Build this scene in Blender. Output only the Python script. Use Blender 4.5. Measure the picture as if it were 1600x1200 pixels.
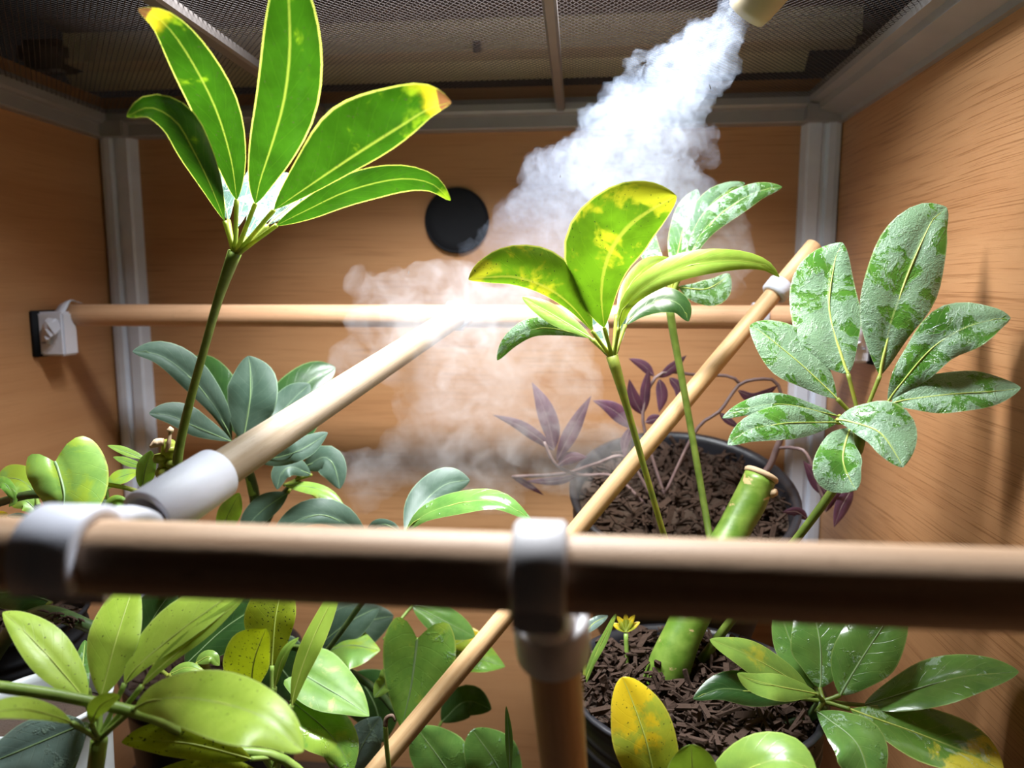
import bpy, bmesh, math, random
import numpy as np
from mathutils import Vector, noise as mnoise
random.seed(7)
for o in list(bpy.data.objects): bpy.data.objects.remove(o)
SC = bpy.context.scene
COL = SC.collection

# ---------------------------------------------------------------- camera, world, lamp, exposure
CAM = np.array([0., 0., .45])
F = 1110.
YAW, PITCH = math.radians(5.4), math.radians(7.3)
FW = np.array([-math.sin(YAW)*math.cos(PITCH), math.cos(YAW)*math.cos(PITCH), -math.sin(PITCH)])
RT = np.array([math.cos(YAW), math.sin(YAW), 0.])
UP = np.cross(RT, FW)
cam = bpy.data.cameras.new('camera'); co = bpy.data.objects.new('camera', cam); COL.objects.link(co)
co.location = CAM; co.rotation_euler = (math.pi/2-PITCH, 0, YAW)
cam.sensor_width = 36; cam.lens = F/1600*36; cam.clip_start = .01; cam.clip_end = 50
cam.dof.use_dof = True; cam.dof.focus_distance = .36; cam.dof.aperture_fstop = 7.5
SC.camera = co
w = bpy.data.worlds.new('world'); SC.world = w; w.use_nodes = True
w.node_tree.nodes['Background'].inputs[0].default_value = (.9, .8, .75, 1)
w.node_tree.nodes['Background'].inputs[1].default_value = .006
SC.view_settings.view_transform = 'Standard'; SC.view_settings.look = 'None'
SC.view_settings.gamma = 1; SC.view_settings.use_curve_mapping = False
SC.view_settings.exposure = 0.0
la = bpy.data.lights.new('grow_lamp', 'AREA'); la.shape = 'RECTANGLE'; la.size = .26; la.size_y = .05; la.energy = 5.5
la.color = (.93, .965, 1.); la.spread = math.radians(114)
lo = bpy.data.objects.new('grow_lamp', la); COL.objects.link(lo); lo.location = (-.05, .362, .45+.245)
SC.cycles.volume_bounces = 3; SC.cycles.max_bounces = 10; SC.cycles.transparent_max_bounces = 16
SC.cycles.volume_step_rate = 1.0; SC.cycles.volume_max_steps = 256
SC.cycles.sample_clamp_indirect = 6

# ---------------------------------------------------------------- helpers
def ray(px, py): return FW + RT*(px-800)/F - UP*(py-600)/F
def P(px, py, Y):            # a point of the photograph at depth Y (metres behind the camera plane)
    d = ray(px, py); return CAM + d*Y/d[1]
def PZ(px, py, h):           # ... at height h above the camera
    d = ray(px, py); return CAM + d*h/d[2]
def PX(px, py, X):           # ... on the side wall x = X
    d = ray(px, py); return CAM + d*X/d[0]
ORG = {}
def empty(name, loc, label, cat, group=None):
    o = bpy.data.objects.new(name, None); COL.objects.link(o); o.location = loc; o.empty_display_size = .02
    ORG[o.name] = np.array(loc, float); o['label'] = label; o['category'] = cat
    if group: o['group'] = group
    return o
def mk(name, verts, faces, mat, parent=None, uvs=None, smooth=True, mats=None, fm=None, org=None):
    V = np.array(verts, float)
    O = np.array(org, float) if org is not None else V.mean(0)
    m = bpy.data.meshes.new(name); m.from_pydata((V-O).tolist(), [], faces)
    for x in (mats or [mat]): m.materials.append(x)
    if fm is not None: m.polygons.foreach_set('material_index', fm)
    if uvs is not None:
        l = m.uv_layers.new(name='UVMap')
        idx = np.empty(len(m.loops), dtype=np.int32); m.loops.foreach_get('vertex_index', idx)
        l.data.foreach_set('uv', np.array(uvs, dtype=np.float32)[idx].ravel())
    if smooth: m.polygons.foreach_set('use_smooth', [True]*len(m.polygons))
    m.update()
    o = bpy.data.objects.new(name, m); COL.objects.link(o)
    if parent is not None:
        o.parent = parent; o.location = O-ORG[parent.name]
    else: o.location = O
    ORG[o.name] = O
    return o
def tag(o, label, cat, group=None, kind=None):
    o['label'] = label; o['category'] = cat
    if group: o['group'] = group
    if kind: o['kind'] = kind
    return o
def struct(o, label=None):
    o['kind'] = 'structure'
    if label: o['label'] = label
    return o
class MB:
    def __init__(s): s.v = []; s.f = []; s.uv = []; s.m = []
    def add(s, v, f, uv=None, m=0):
        b = len(s.v); s.v += [tuple(x) for x in v]; s.f += [tuple(i+b for i in q) for q in f]
        s.uv += [tuple(x) for x in (uv if uv is not None else [(0, 0)]*len(v))]; s.m += [m]*len(f); return s
    def build(s, name, mats, parent=None, smooth=True, org=None):
        if not isinstance(mats, (list, tuple)): mats = [mats]
        return mk(name, s.v, s.f, None, parent, s.uv, smooth, list(mats), s.m, org)
def cr(pts, n):              # Catmull-Rom through pts, n samples (cosine spaced)
    p = [np.array(x, float) for x in pts]
    if len(p) == 2: p = [p[0], (p[0]+p[1])/2, p[1]]
    p = [2*p[0]-p[1]]+p+[2*p[-1]-p[-2]]
    seg = len(p)-3; dense = []
    for i in range(seg):
        for k in range(24):
            t = k/24; a, b, c, d = p[i:i+4]
            dense.append(.5*(2*b+(c-a)*t+(2*a-5*b+4*c-d)*t*t+(3*b-a-3*c+d)*t**3))
    dense.append(p[-2]); dense = np.array(dense)
    s = np.concatenate([[0], np.cumsum(np.linalg.norm(np.diff(dense, axis=0), axis=1))]); s /= s[-1]
    return lambda t: np.array([np.interp(t, s, dense[:, k]) for k in range(dense.shape[1])]).T
def tube(mb, pts, r, n=10, seg=16, m=0, caps=True, lin=False):
    """a round bar along world points; r a number or a list (base..tip)"""
    ts = np.linspace(0, 1, seg+1)
    if lin: C = np.array([np.array(pts[0])*(1-t)+np.array(pts[-1])*t for t in ts])
    else: C = cr(pts, seg)(ts)
    R = np.interp(ts, np.linspace(0, 1, len(r)), r) if hasattr(r, '__len__') else np.full(len(ts), r)
    T = np.gradient(C, axis=0); T /= np.linalg.norm(T, axis=1)[:, None]
    a = np.array([0, 0, 1.]) if abs(T[0][2]) < .9 else np.array([1., 0, 0])
    u = np.cross(T[0], a); u /= np.linalg.norm(u)
    V = []; UV = []; L = 0
    for i in range(len(ts)):
        u = u-T[i]*(u@T[i]); u /= np.linalg.norm(u); v = np.cross(T[i], u)
        if i: L += np.linalg.norm(C[i]-C[i-1])
        for k in range(n):
            q = 2*math.pi*k/n
            V.append(C[i]+R[i]*(math.cos(q)*u+math.sin(q)*v)); UV.append((abs(q-math.pi)*R[0], L))
    Fc = [(i*n+k, i*n+(k+1) % n, (i+1)*n+(k+1) % n, (i+1)*n+k) for i in range(len(ts)-1) for k in range(n)]
    if caps: Fc += [tuple(reversed(range(n))), tuple(range((len(ts)-1)*n, len(ts)*n))]
    mb.add(V, Fc, UV, m); return mb
def pipe(mb, a, b, ro, ri, n=36, m=0, arc=(0, 2*math.pi), bev=.0006, ref=None):
    """a hollow (or C-shaped) sleeve from a to b with rounded edges"""
    a, b = np.array(a, float), np.array(b, float); t = (b-a); Ln = np.linalg.norm(t); t /= Ln
    rf = np.array(ref, float) if ref is not None else (np.array([0, 0, 1.]) if abs(t[2]) < .9 else np.array([1., 0, 0]))
    u = rf-t*(rf@t); u /= np.linalg.norm(u); v = np.cross(t, u)
    prof = [(0, ri), (0, ro-bev), (bev, ro), (Ln-bev, ro), (Ln, ro-bev), (Ln, ri)]
    full = abs(arc[1]-arc[0]-2*math.pi) < 1e-6
    qs = [arc[0]+(arc[1]-arc[0])*k/n for k in range(n if full else n+1)]
    V = [a+t*s+r*(math.cos(q)*u+math.sin(q)*v) for q in qs for s, r in prof]
    K = len(prof); N = len(qs)
    Fc = [(i*K+j, i*K+(j+1) % K, ((i+1) % N)*K+(j+1) % K, ((i+1) % N)*K+j) for i in range(N if full else N-1) for j in range(K)]
    if not full: Fc += [tuple(range(K)), tuple(reversed(range((N-1)*K, N*K)))]
    mb.add(V, Fc, [(0, 0)]*len(V), m); return mb
def box(mb, c, s, m=0, bev=0, rot=None):
    bm = bmesh.new(); bmesh.ops.create_cube(bm, size=1)
    for v in bm.verts: v.co = Vector((v.co.x*s[0], v.co.y*s[1], v.co.z*s[2]))
    if bev: bmesh.ops.bevel(bm, geom=list(bm.edges), offset=bev, segments=2, affect='EDGES')
    V = np.array([v.co[:] for v in bm.verts]); bm.verts.index_update()
    if rot is not None: V = V@np.array(rot.to_matrix()).T
    mb.add(V+np.array(c), [tuple(v.index for v in f.verts) for f in bm.faces], None, m); bm.free(); return mb
def prism(mb, prof, axis, a, b, m=0):
    """extrude a closed 2-D profile along an axis ('x' profile=(y,z), 'y' profile=(x,z), 'z' profile=(x,y))"""
    n = len(prof)
    def pt(p, s): return {'x': (s, p[0], p[1]), 'y': (p[0], s, p[1]), 'z': (p[0], p[1], s)}[axis]
    V = [pt(p, a) for p in prof]+[pt(p, b) for p in prof]
    mb.add(V, [(i, (i+1) % n, n+(i+1) % n, n+i) for i in range(n)]+[tuple(reversed(range(n))), tuple(range(n, 2*n))], None, m); return mb
def lathe(mb, c, prof, n=40, m=0):
    V = [(c[0]+r*math.cos(2*math.pi*k/n), c[1]+r*math.sin(2*math.pi*k/n), c[2]+z) for r, z in prof for k in range(n)]
    Fc = [(i*n+k, i*n+(k+1) % n, (i+1)*n+(k+1) % n, (i+1)*n+k) for i in range(len(prof)-1) for k in range(n)]
    mb.add(V, Fc, None, m); return mb

# ---------------------------------------------------------------- materials
class NT:
    def __init__(s, name):
        s.mat = bpy.data.materials.new(name); s.mat.use_nodes = True; s.t = s.mat.node_tree
        s.t.nodes.clear(); s.out = s.t.nodes.new('ShaderNodeOutputMaterial')
    def n(s, typ, ins=None, **kw):
        x = s.t.nodes.new('ShaderNode'+typ)
        for k, v in kw.items(): setattr(x, k, v)
        for k, v in (ins or {}).items():
            if isinstance(v, bpy.types.NodeSocket): s.t.links.new(v, x.inputs[k])
            else:
                if isinstance(v, tuple) and len(v) == 3 and x.inputs[k].type == 'RGBA': v = v+(1,)
                x.inputs[k].default_value = v
        return x
    def math(s, op, a, b=None, clamp=False):
        ins = {0: a}
        if b is not None: ins[1] = b
        return s.n('Math', ins, operation=op, use_clamp=clamp).outputs[0]
    def mix(s, fac, a, b, mode='MIX'):
        x = s.n('Mix', None, data_type='RGBA', blend_type=mode)
        for i, v in ((0, fac), (6, a), (7, b)):
            if isinstance(v, bpy.types.NodeSocket): s.t.links.new(v, x.inputs[i])
            else: x.inputs[i].default_value = (v+(1,) if isinstance(v, tuple) and len(v) == 3 else v)
        return x.outputs[2]
    def ramp(s, fac, lo, hi): # smooth 0..1 between lo and hi
        x = s.n('MapRange', {0: fac, 1: lo, 2: hi, 3: 0., 4: 1.}, interpolation_type='SMOOTHSTEP', clamp=True); return x.outputs[0]
    def noise(s, vec, scale, detail=3, rough=.5, dist=0.):
        return s.n('TexNoise', {'Vector': vec, 'Scale': scale, 'Detail': detail, 'Roughness': rough, 'Distortion': dist}).outputs[0]
    def mapping(s, vec, scale=(1, 1, 1), loc=(0, 0, 0), rot=(0, 0, 0)):
        return s.n('Mapping', {'Vector': vec, 'Location': loc, 'Rotation': rot, 'Scale': scale}).outputs[0]
    def surf(s, sh): s.t.links.new(sh, s.out.inputs[0]); return s.mat
def simple(name, col, rough=.5, metal=0., spec=.5, bump=None, sub=0.):
    t = NT(name); tc = t.n('TexCoord').outputs['Object']
    c = t.mix(t.noise(tc, 60, 4), tuple(x*.88 for x in col), tuple(min(1, x*1.1) for x in col))
    b = t.n('BsdfPrincipled', {'Base Color': c, 'Roughness': rough, 'Metallic': metal, 'Specular IOR Level': spec})
    if bump:
        h = t.noise(tc, bump[0], 4); bp = t.n('Bump', {'Height': h, 'Strength': bump[1], 'Distance': .001}); t.t.links.new(bp.outputs[0], b.inputs['Normal'])
    return t.surf(b.outputs[0])
def wood_panel(name, along, pore):
    """varnished plywood: broad figure and fine dark pores along one world axis"""
    t = NT(name); g = t.n('NewGeometry').outputs['Position']
    wob = t.noise(t.mapping(g, (4, 4, 4)), 1, 2)
    sc = {'x': (1.2, 30, 30), 'y': (30, 1.2, 30)}[along]
    off = t.n('VectorMath', {0: g, 1: t.n('CombineXYZ', {2: t.math('MULTIPLY', wob, .010)}).outputs[0]}, operation='ADD').outputs[0]
    fig = t.noise(t.mapping(off, sc), 1.6, 5, .6)
    sc2 = {'x': (14, 600, 600), 'y': (14, 600, 600)}[along] if along == 'x' else (1700, 18, 1700)
    por = t.noise(t.mapping(off, sc2), 1, 2, .5)
    area = t.noise(t.mapping(off, {'x': (1.5, 12, 12), 'y': (12, 1.5, 12)}[along]), 1, 2)
    c = t.mix(t.ramp(fig, .25, .85), (.53, .28, .130), (.43, .205, .088))
    pm = t.math('MULTIPLY', t.ramp(por, .54, .64), t.math('MULTIPLY', t.ramp(area, .2, .5), pore), True)
    c = t.mix(pm, c, (.24, .10, .035))
    bp = t.n('Bump', {'Height': por, 'Strength': .15*pore, 'Distance': .0006})
    b = t.n('BsdfPrincipled', {'Base Color': c, 'Roughness': .42, 'Normal': bp.outputs[0], 'Specular IOR Level': .4})
    return t.surf(b.outputs[0])
def dowel(name, c1, c2, stain=0):
    t = NT(name); uv = t.n('TexCoord').outputs['UV']
    g = t.noise(t.mapping(uv, (420, 9, 1)), 1, 4, .6); g2 = t.noise(t.mapping(uv, (90, 5, 1)), 1, 3)
    f = t.noise(t.mapping(uv, (900, 130, 1)), 1, 2)
    c = t.mix(t.ramp(g, .3, .75), c1, c2); c = t.mix(t.math('MULTIPLY', t.ramp(g2, .45, .75), .5), c, c2)
    c = t.mix(t.math('MULTIPLY', t.ramp(f, .62, .72), .35), c, tuple(x*.6 for x in c2))
    if stain:   # a knot and a rusty stain, where they sit on the bar
        for (u0, v0, du, dv, cc) in stain:
            d = t.n('VectorMath', {0: t.mapping(uv, (1/du, 1/dv, 1), (-u0/du, -v0/dv, 0))}, operation='LENGTH').outputs['Value']
            d = t.math('ADD', d, t.math('MULTIPLY', t.noise(t.mapping(uv, (900, 300, 1)), 1, 4), 1.2))
            c = t.mix(t.math('SUBTRACT', 1., t.ramp(d, 1.0, 1.6)), c, cc)
    bp = t.n('Bump', {'Height': f, 'Strength': .12, 'Distance': .0005})
    b = t.n('BsdfPrincipled', {'Base Color': c, 'Roughness': .55, 'Normal': bp.outputs[0]})
    return t.surf(b.outputs[0])
def printed(name, col, rough=.42):   # white 3-D printed plastic with faint layer lines
    t = NT(name); tc = t.n('TexCoord').outputs['Object']
    wv = t.n('TexWave', {'Vector': tc, 'Scale': 700., 'Distortion': .4}, bands_direction='DIAGONAL').outputs['Fac']
    bp = t.n('Bump', {'Height': wv, 'Strength': .12, 'Distance': .0004})
    c = t.mix(t.noise(tc, 90, 3), tuple(x*.93 for x in col), col)
    b = t.n('BsdfPrincipled', {'Base Color': c, 'Roughness': rough, 'Normal': bp.outputs[0], 'Subsurface Weight': .0})
    return t.surf(b.outputs[0])
def leaf_mat(name, c1, c2, trans, vein, patch=None, pamt=.5, pscale=45., tipw=0., tip=None, ta=.4, rough=.3, wet=0., specks=0., edge=None, veinw=.03, coat=0., vtr=1.):
    """c1/c2 mottled greens, trans = colour let through, patch = yellowed areas, tip = burnt tip, wet = share under a film of droplets"""
    t = NT(name); tcn = t.n('TexCoord'); uv = tcn.outputs['UV']; tc = tcn.outputs['Object']
    sx = t.n('SeparateXYZ', {0: uv}); U = sx.outputs[0]; V = sx.outputs[1]
    au = t.math('ABSOLUTE', t.math('MULTIPLY_ADD', U, 2.)); t.t.nodes[-1]
    a0 = t.n('Math', {0: U, 1: 2., 2: -1.}, operation='MULTIPLY_ADD').outputs[0]
    au = t.math('ABSOLUTE', a0)
    rnd = t.n('ObjectInfo').outputs['Random']
    vec = t.n('VectorMath', {0: tc, 1: t.n('CombineXYZ', {0: rnd, 1: t.math('MULTIPLY', rnd, 3.7)}).outputs[0]}, operation='ADD').outputs[0]
    nz = t.noise(vec, 55, 4, .6); nz2 = t.noise(vec, 240, 3)
    c = t.mix(t.ramp(nz, .35, .68), c1, c2)
    c = t.mix(t.math('MULTIPLY', t.ramp(nz2, .5, .75), .25), c, c2)
    # side veins running out and forward from the midrib
    ph = t.math('SUBTRACT', t.math('MULTIPLY', V, 9.), t.math('MULTIPLY', au, 2.2))
    sv = t.math('PINGPONG', t.math('ADD', ph, t.math('MULTIPLY', nz, .5)), .5)
    svm = t.math('MULTIPLY', t.math('SUBTRACT', 1., t.ramp(sv, .0, .05)), .2)
    c = t.mix(svm, c, vein)
    tr = t.mix(svm, t.mix(t.ramp(nz, .3, .7), trans, tuple(x*.62 for x in trans)), tuple(min(1, x*1.2) for x in trans))
    if patch:
        pn = t.noise(vec, pscale, 5, .65, .4)
        pv = t.math('ADD', pn, t.math('MULTIPLY', t.math('SUBTRACT', V, .5), tipw))
        pm = t.ramp(pv, .62-pamt*.3, .74-pamt*.3)
        c = t.mix(pm, c, patch); tr = t.mix(pm, tr, tuple(min(1, x*1.1) for x in patch))
    if tip:
        tm = t.ramp(t.math('ADD', V, t.math('MULTIPLY', nz, .1)), .98, 1.0)
        ym = t.ramp(t.math('ADD', V, t.math('MULTIPLY', nz, .2)), .93, 1.06)
        c = t.mix(ym, c, (.6, .5, .02)); tr = t.mix(ym, tr, (.85, .6, .02))
        c = t.mix(tm, c, tip); tr = t.mix(tm, tr, tip)
    mr = t.math('SUBTRACT', 1., t.ramp(au, veinw*.5, veinw*1.6))
    c = t.mix(t.math('MULTIPLY', mr, .8), c, vein); tr = t.mix(t.math('MULTIPLY', mr, .6), tr, tuple(x*vtr for x in vein))
    em = t.math('MULTIPLY', t.ramp(au, .94, .985), .75)
    e = edge or tuple(min(1, x*1.3) for x in vein)
    c = t.mix(em, c, e); tr = t.mix(em, tr, e)
    if specks:
        sp = t.ramp(t.noise(vec, 900, 1), .72-specks*.05, .76-specks*.05); c = t.mix(sp, c, (.03, .04, .01)); tr = t.mix(sp, tr, (.03, .04, .01))
    r = rough; h = t.math('ADD', t.math('MULTIPLY', nz2, .3), t.math('MULTIPLY', svm, -1.2)); bs = .25; ta_s = ta
    if wet:
        wn = t.math('ADD', t.noise(vec, 70, 6, .7, .6), t.math('MULTIPLY', t.noise(vec, 500, 2), .12))
        wm = t.ramp(wn, .70-wet*.25, .735-wet*.25)       # film of fine droplets
        dv = t.n('TexVoronoi', {'Vector': vec, 'Scale': 1300.}).outputs['Distance']
        c = t.mix(t.math('MULTIPLY', wm, .55), c, (.29, .41, .31))
        r = t.n('MapRange', {0: wm, 1: 0., 2: 1., 3: .16, 4: .42}).outputs[0]
        edgeband = t.math('MULTIPLY', t.ramp(wn, .66-wet*.25, .70-wet*.25), t.math('SUBTRACT', 1., t.ramp(wn, .74-wet*.25, .80-wet*.25)))
        h = t.math('ADD', h, t.math('ADD', t.math('MULTIPLY', t.math('MULTIPLY', dv, wm), .6), t.math('MULTIPLY', edgeband, 1.5)))
        ta_s = t.math('MULTIPLY', t.math('SUBTRACT', 1., t.math('MULTIPLY', wm, .5)), ta); bs = .4
    bp = t.n('Bump', {'Height': h, 'Strength': bs, 'Distance': .0006})
    b = t.n('BsdfPrincipled', {'Base Color': c, 'Roughness': r, 'Normal': bp.outputs[0], 'Specular IOR Level': .5, 'Coat Weight': coat, 'Coat Roughness': .12})
    tb = t.n('BsdfTranslucent', {'Color': tr, 'Normal': bp.outputs[0]})
    ms = t.n('MixShader', {0: ta_s, 1: b.outputs[0], 2: tb.outputs[0]})
    return t.surf(ms.outputs[0])

M = {}
M['wall_back'] = wood_panel('plywood_back', 'x', .35)
M['wall_left'] = wood_panel('plywood_left', 'y', .25)
M['wall_right'] = wood_panel('plywood_right', 'y', .62)
M['alu'] = simple('painted_aluminium', (.36, .345, .345), .42, .25, .5, (40, .05))
M['alu_white'] = simple('white_corner_profile', (.72, .76, .86), .35, .05, .5, (40, .05))
M['screen'] = simple('screen_wire', (.055, .044, .042), .5, .3)
M['bar'] = simple('screen_bar', (.20, .175, .165), .4, .3)
M['dowel_pale'] = dowel('pale_dowel', (.42, .33, .24), (.33, .24, .15), [(.004, .105, .0035, .0022, (.50, .17, .03)), (.006, .103, .003, .004, (.62, .30, .10)), (.005, .19, .006, .006, (.80, .45, .13))])
M['dowel_front'] = dowel('front_dowel', (.60, .41, .27), (.40, .24, .14))
M['dowel_back'] = dowel('back_dowel', (.72, .43, .25), (.58, .32, .17))
M['dowel_thin'] = dowel('thin_dowel', (.72, .47, .25), (.58, .34, .16))
M['white'] = printed('white_print', (.74, .76, .86))
M['white_dim'] = printed('white_print_warm', (.72, .70, .72))
M['black'] = simple('black_plastic', (.010, .011, .014), .7, 0, .2)
M['blackpot'] = simple('black_pot', (.02, .02, .025), .4)
M['whitepot'] = simple('white_pot', (.50, .54, .56), .45)
M['soil'] = simple('dark_soil', (.045, .026, .016), .9, bump=(300, 1.))
M['bark'] = simple('bark_chips', (.055, .034, .025), .95, 0, .15, bump=(400, .8))
M['tan'] = simple('dry_sheath', (.58, .42, .26), .8)
M['brownstem'] = simple('brown_stem', (.16, .10, .07), .7)
M['nozzle'] = simple('beige_nozzle', (.50, .42, .28), .5)
M['beige'] = simple('beige_housing', (.78, .66, .48), .6)
M['dark_housing'] = simple('dark_housing', (.07, .055, .05), .6)
t = NT('painted_gleam_reflector'); M['painted_gleam'] = t.surf(t.n('BsdfPrincipled', {'Base Color': (.95, .82, .58), 'Metallic': .15, 'Roughness': .35}).outputs[0])  # no true mirror: the reflected brightness is put into the warm cream colour
def stem_mat(name, c1, c2, tr_=.15):
    t = NT(name); tc = t.n('TexCoord').outputs['Object']
    c = t.mix(t.ramp(t.noise(tc, 120, 3), .35, .65), c1, c2)
    b = t.n('BsdfPrincipled', {'Base Color': c, 'Roughness': .4})
    tb = t.n('BsdfTranslucent', {'Color': c}); return t.surf(t.n('MixShader', {0: tr_, 1: b.outputs[0], 2: tb.outputs[0]}).outputs[0])
M['stem'] = stem_mat('green_stalk', (.13, .20, .03), (.20, .28, .05))
M['stem_y'] = stem_mat('yellow_green_stalk', (.46, .48, .07), (.32, .40, .07), .4)
M['stem_l'] = stem_mat('lime_stalk', (.32, .46, .10), (.24, .38, .07))
M['stem_d'] = stem_mat('dark_stalk', (.05, .09, .03), (.08, .13, .04))
t = NT('green_trunk'); tc = t.n('TexCoord').outputs['Object']
c = t.mix(t.ramp(t.noise(tc, 90, 4), .35, .65), (.10, .20, .02), (.18, .29, .045))
c = t.mix(t.ramp(t.noise(t.mapping(tc, (60, 60, 170)), 1, 4, .65, .5), .62, .67), c, (.50, .38, .18))
M['trunk'] = t.surf(t.n('BsdfPrincipled', {'Base Color': c, 'Roughness': .38, 'Normal': t.n('Bump', {'Height': t.noise(t.mapping(tc, (60, 60, 170)), 1, 4), 'Strength': .3, 'Distance': .001}).outputs[0]}).outputs[0])
M['purple_stem'] = stem_mat('mauve_stalk', (.20, .13, .13), (.28, .19, .18))
M['vein'] = stem_mat('midrib', (.55, .66, .14), (.48, .58, .12), .15)
M['vein_d'] = stem_mat('midrib_dull', (.26, .38, .17), (.22, .34, .15))
vY = (.52, .62, .07)
M['tall'] = leaf_mat('tall_leaf', (.055, .16, .018), (.035, .11, .015), (.017, .062, .002), vY, patch=(.13, .21, .006), pamt=.0, tipw=.35, ta=.6, veinw=.035, vtr=.4, rough=.3, specks=.25, edge=(.75, .80, .12))
M['tall_tip'] = leaf_mat('tall_leaf_burnt_tip', (.055, .16, .018), (.035, .11, .015), (.017, .062, .002), vY, patch=(.13, .21, .006), pamt=.0, tipw=.4, tip=(.14, .06, .02), ta=.6, veinw=.035, vtr=.4, rough=.3, specks=.25, edge=(.75, .80, .12))
M['pale'] = leaf_mat('pale_lit_leaf', (.085, .145, .12), (.065, .115, .095), (.3, .5, .3), (.4, .6, .4), ta=.2, rough=.45, wet=.6)  # light on the upper side of the back leaflets is put into this paler colour
M['yellow'] = leaf_mat('yellowing_leaf', (.22, .36, .02), (.15, .28, .02), (.085, .19, .005), (.30, .31, .03), patch=(.27, .28, .010), pamt=.3, tipw=.45, ta=.5, veinw=.05, rough=.35, specks=.1, edge=(.75, .78, .12))
M['lime'] = leaf_mat('lime_leaf', (.34, .50, .07), (.26, .42, .05), (.42, .62, .03), (.50, .60, .10), ta=.4, rough=.35, patch=(.5, .52, .03), pamt=.05)
M['limefront'] = leaf_mat('lime_leaf_front', (.46, .65, .085), (.37, .56, .06), (.45, .62, .05), (.40, .52, .14), ta=.3, rough=.4, specks=.1)
M['olive'] = leaf_mat('olive_leaf_underside', (.30, .38, .02), (.22, .29, .02), (.45, .55, .01), (.36, .42, .05), ta=.45, rough=.4, specks=1.)
M['wet'] = leaf_mat('wet_leaf', (.085, .235, .03), (.055, .17, .025), (.16, .42, .02), (.36, .52, .14), ta=.2, rough=.2, wet=.78, edge=(.35, .5, .2))
M['wet2'] = leaf_mat('wet_leaf_hazy', (.08, .19, .04), (.055, .145, .035), (.2, .5, .04), (.4, .55, .2), ta=.3, rough=.2, wet=.6, edge=(.5, .62, .2))
M['dull'] = leaf_mat('dull_leaf', (.078, .128, .092), (.052, .098, .066), (.12, .25, .08), (.18, .27, .16), ta=.2, rough=.52)
M['dark'] = leaf_mat('dark_leaf', (.035, .095, .022), (.022, .065, .018), (.10, .25, .02), (.16, .26, .09), ta=.25, rough=.32)
M['mid'] = leaf_mat('mid_green_leaf', (.14, .28, .06), (.09, .21, .045), (.2, .42, .03), (.26, .38, .10), ta=.28, rough=.3, wet=.12, edge=(.3, .42, .12))
M['midl'] = leaf_mat('light_green_leaf', (.26, .42, .07), (.19, .34, .06), (.3, .5, .03), (.32, .44, .10), ta=.3, rough=.32, patch=(.45, .48, .05), pamt=.1)
M['marble'] = leaf_mat('marbled_leaf', (.12, .25, .04), (.085, .19, .035), (.2, .38, .03), (.3, .4, .1), patch=(.55, .50, .05), pamt=.12, tipw=.55, pscale=60., ta=.25, rough=.3, wet=.15, edge=(.4, .5, .15))
M['gold'] = leaf_mat('golden_leaf', (.46, .50, .04), (.30, .40, .04), (.6, .55, .02), (.50, .46, .06), patch=(.76, .56, .02), pamt=.45, tipw=.6, pscale=60., ta=.3, rough=.32, specks=.3)
M['pothos'] = leaf_mat('pothos_leaf', (.21, .41, .07), (.15, .33, .055), (.26, .5, .03), (.22, .34, .10), patch=(.30, .46, .06), pamt=.3, ta=.28, rough=.36, wet=.05, edge=(.4, .5, .1))
M['pothos_l'] = leaf_mat('pothos_light_leaf', (.30, .52, .10), (.20, .40, .08), (.36, .58, .03), (.30, .42, .14), patch=(.36, .52, .05), pamt=.4, ta=.3, rough=.34, edge=(.5, .58, .08))
M['pothos_v'] = leaf_mat('pothos_variegated_leaf', (.20, .37, .06), (.14, .29, .045), (.26, .5, .03), (.22, .33, .10), patch=(.42, .48, .13), pamt=.22, pscale=70., ta=.28, rough=.48)
M['bluish'] = leaf_mat('bluish_leaf', (.15, .22, .19), (.11, .17, .145), (.15, .25, .15), (.20, .28, .2), ta=.12, rough=.4, wet=.25)
M['purple'] = leaf_mat('purple_leaf', (.12, .05, .085), (.075, .035, .06), (.3, .08, .14), (.2, .12, .15), ta=.25, rough=.4)

# ---------------------------------------------------------------- the enclosure
XL, XR, YB, HB, HS = -.42, .205, .615, .134, .152     # walls, back, beam underside, screen height above camera
Z0 = .45
mb = MB(); box(mb, ((XL+XR)/2, .32, -.006), (XR-XL+.03, .66, .012)); struct(mb.build('floor', M['soil'], smooth=False))
mb = MB(); box(mb, ((XL+XR)/2, YB+.004, .31), (XR-XL+.016, .008, .62)); wb = struct(mb.build('wall_back', M['wall_back'], smooth=False))
mb = MB(); box(mb, (XL-.004, .33, .31), (.008, .58, .62)); struct(mb.build('wall_left', M['wall_left'], smooth=False))
mb = MB(); box(mb, (XR+.004, .33, .31), (.008, .58, .62)); struct(mb.build('wall_right', M['wall_right'], smooth=False))
zb, zs = Z0+HB, Z0+HS
# corner profiles with a groove
def corner(name, x0, s):
    d = .0275
    pr = [(x0, YB), (x0, YB-.012), (x0+s*.004, YB-.013), (x0+s*.009, YB-.013), (x0+s*.0105, YB-.0095), (x0+s*.0135, YB-.0095), (x0+s*.015, YB-.012), (x0+s*.024, YB-.012), (x0+s*.0255, YB-.010), (x0+s*d, YB)]
    mb = MB(); prism(mb, pr if s < 0 else pr[::-1], 'z', .0, zb+.003); return struct(mb.build(name, M['alu_white'], smooth=False))
corner('trim_1', XL+.003, 1); corner('trim_2', XR-.001, -1)
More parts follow.
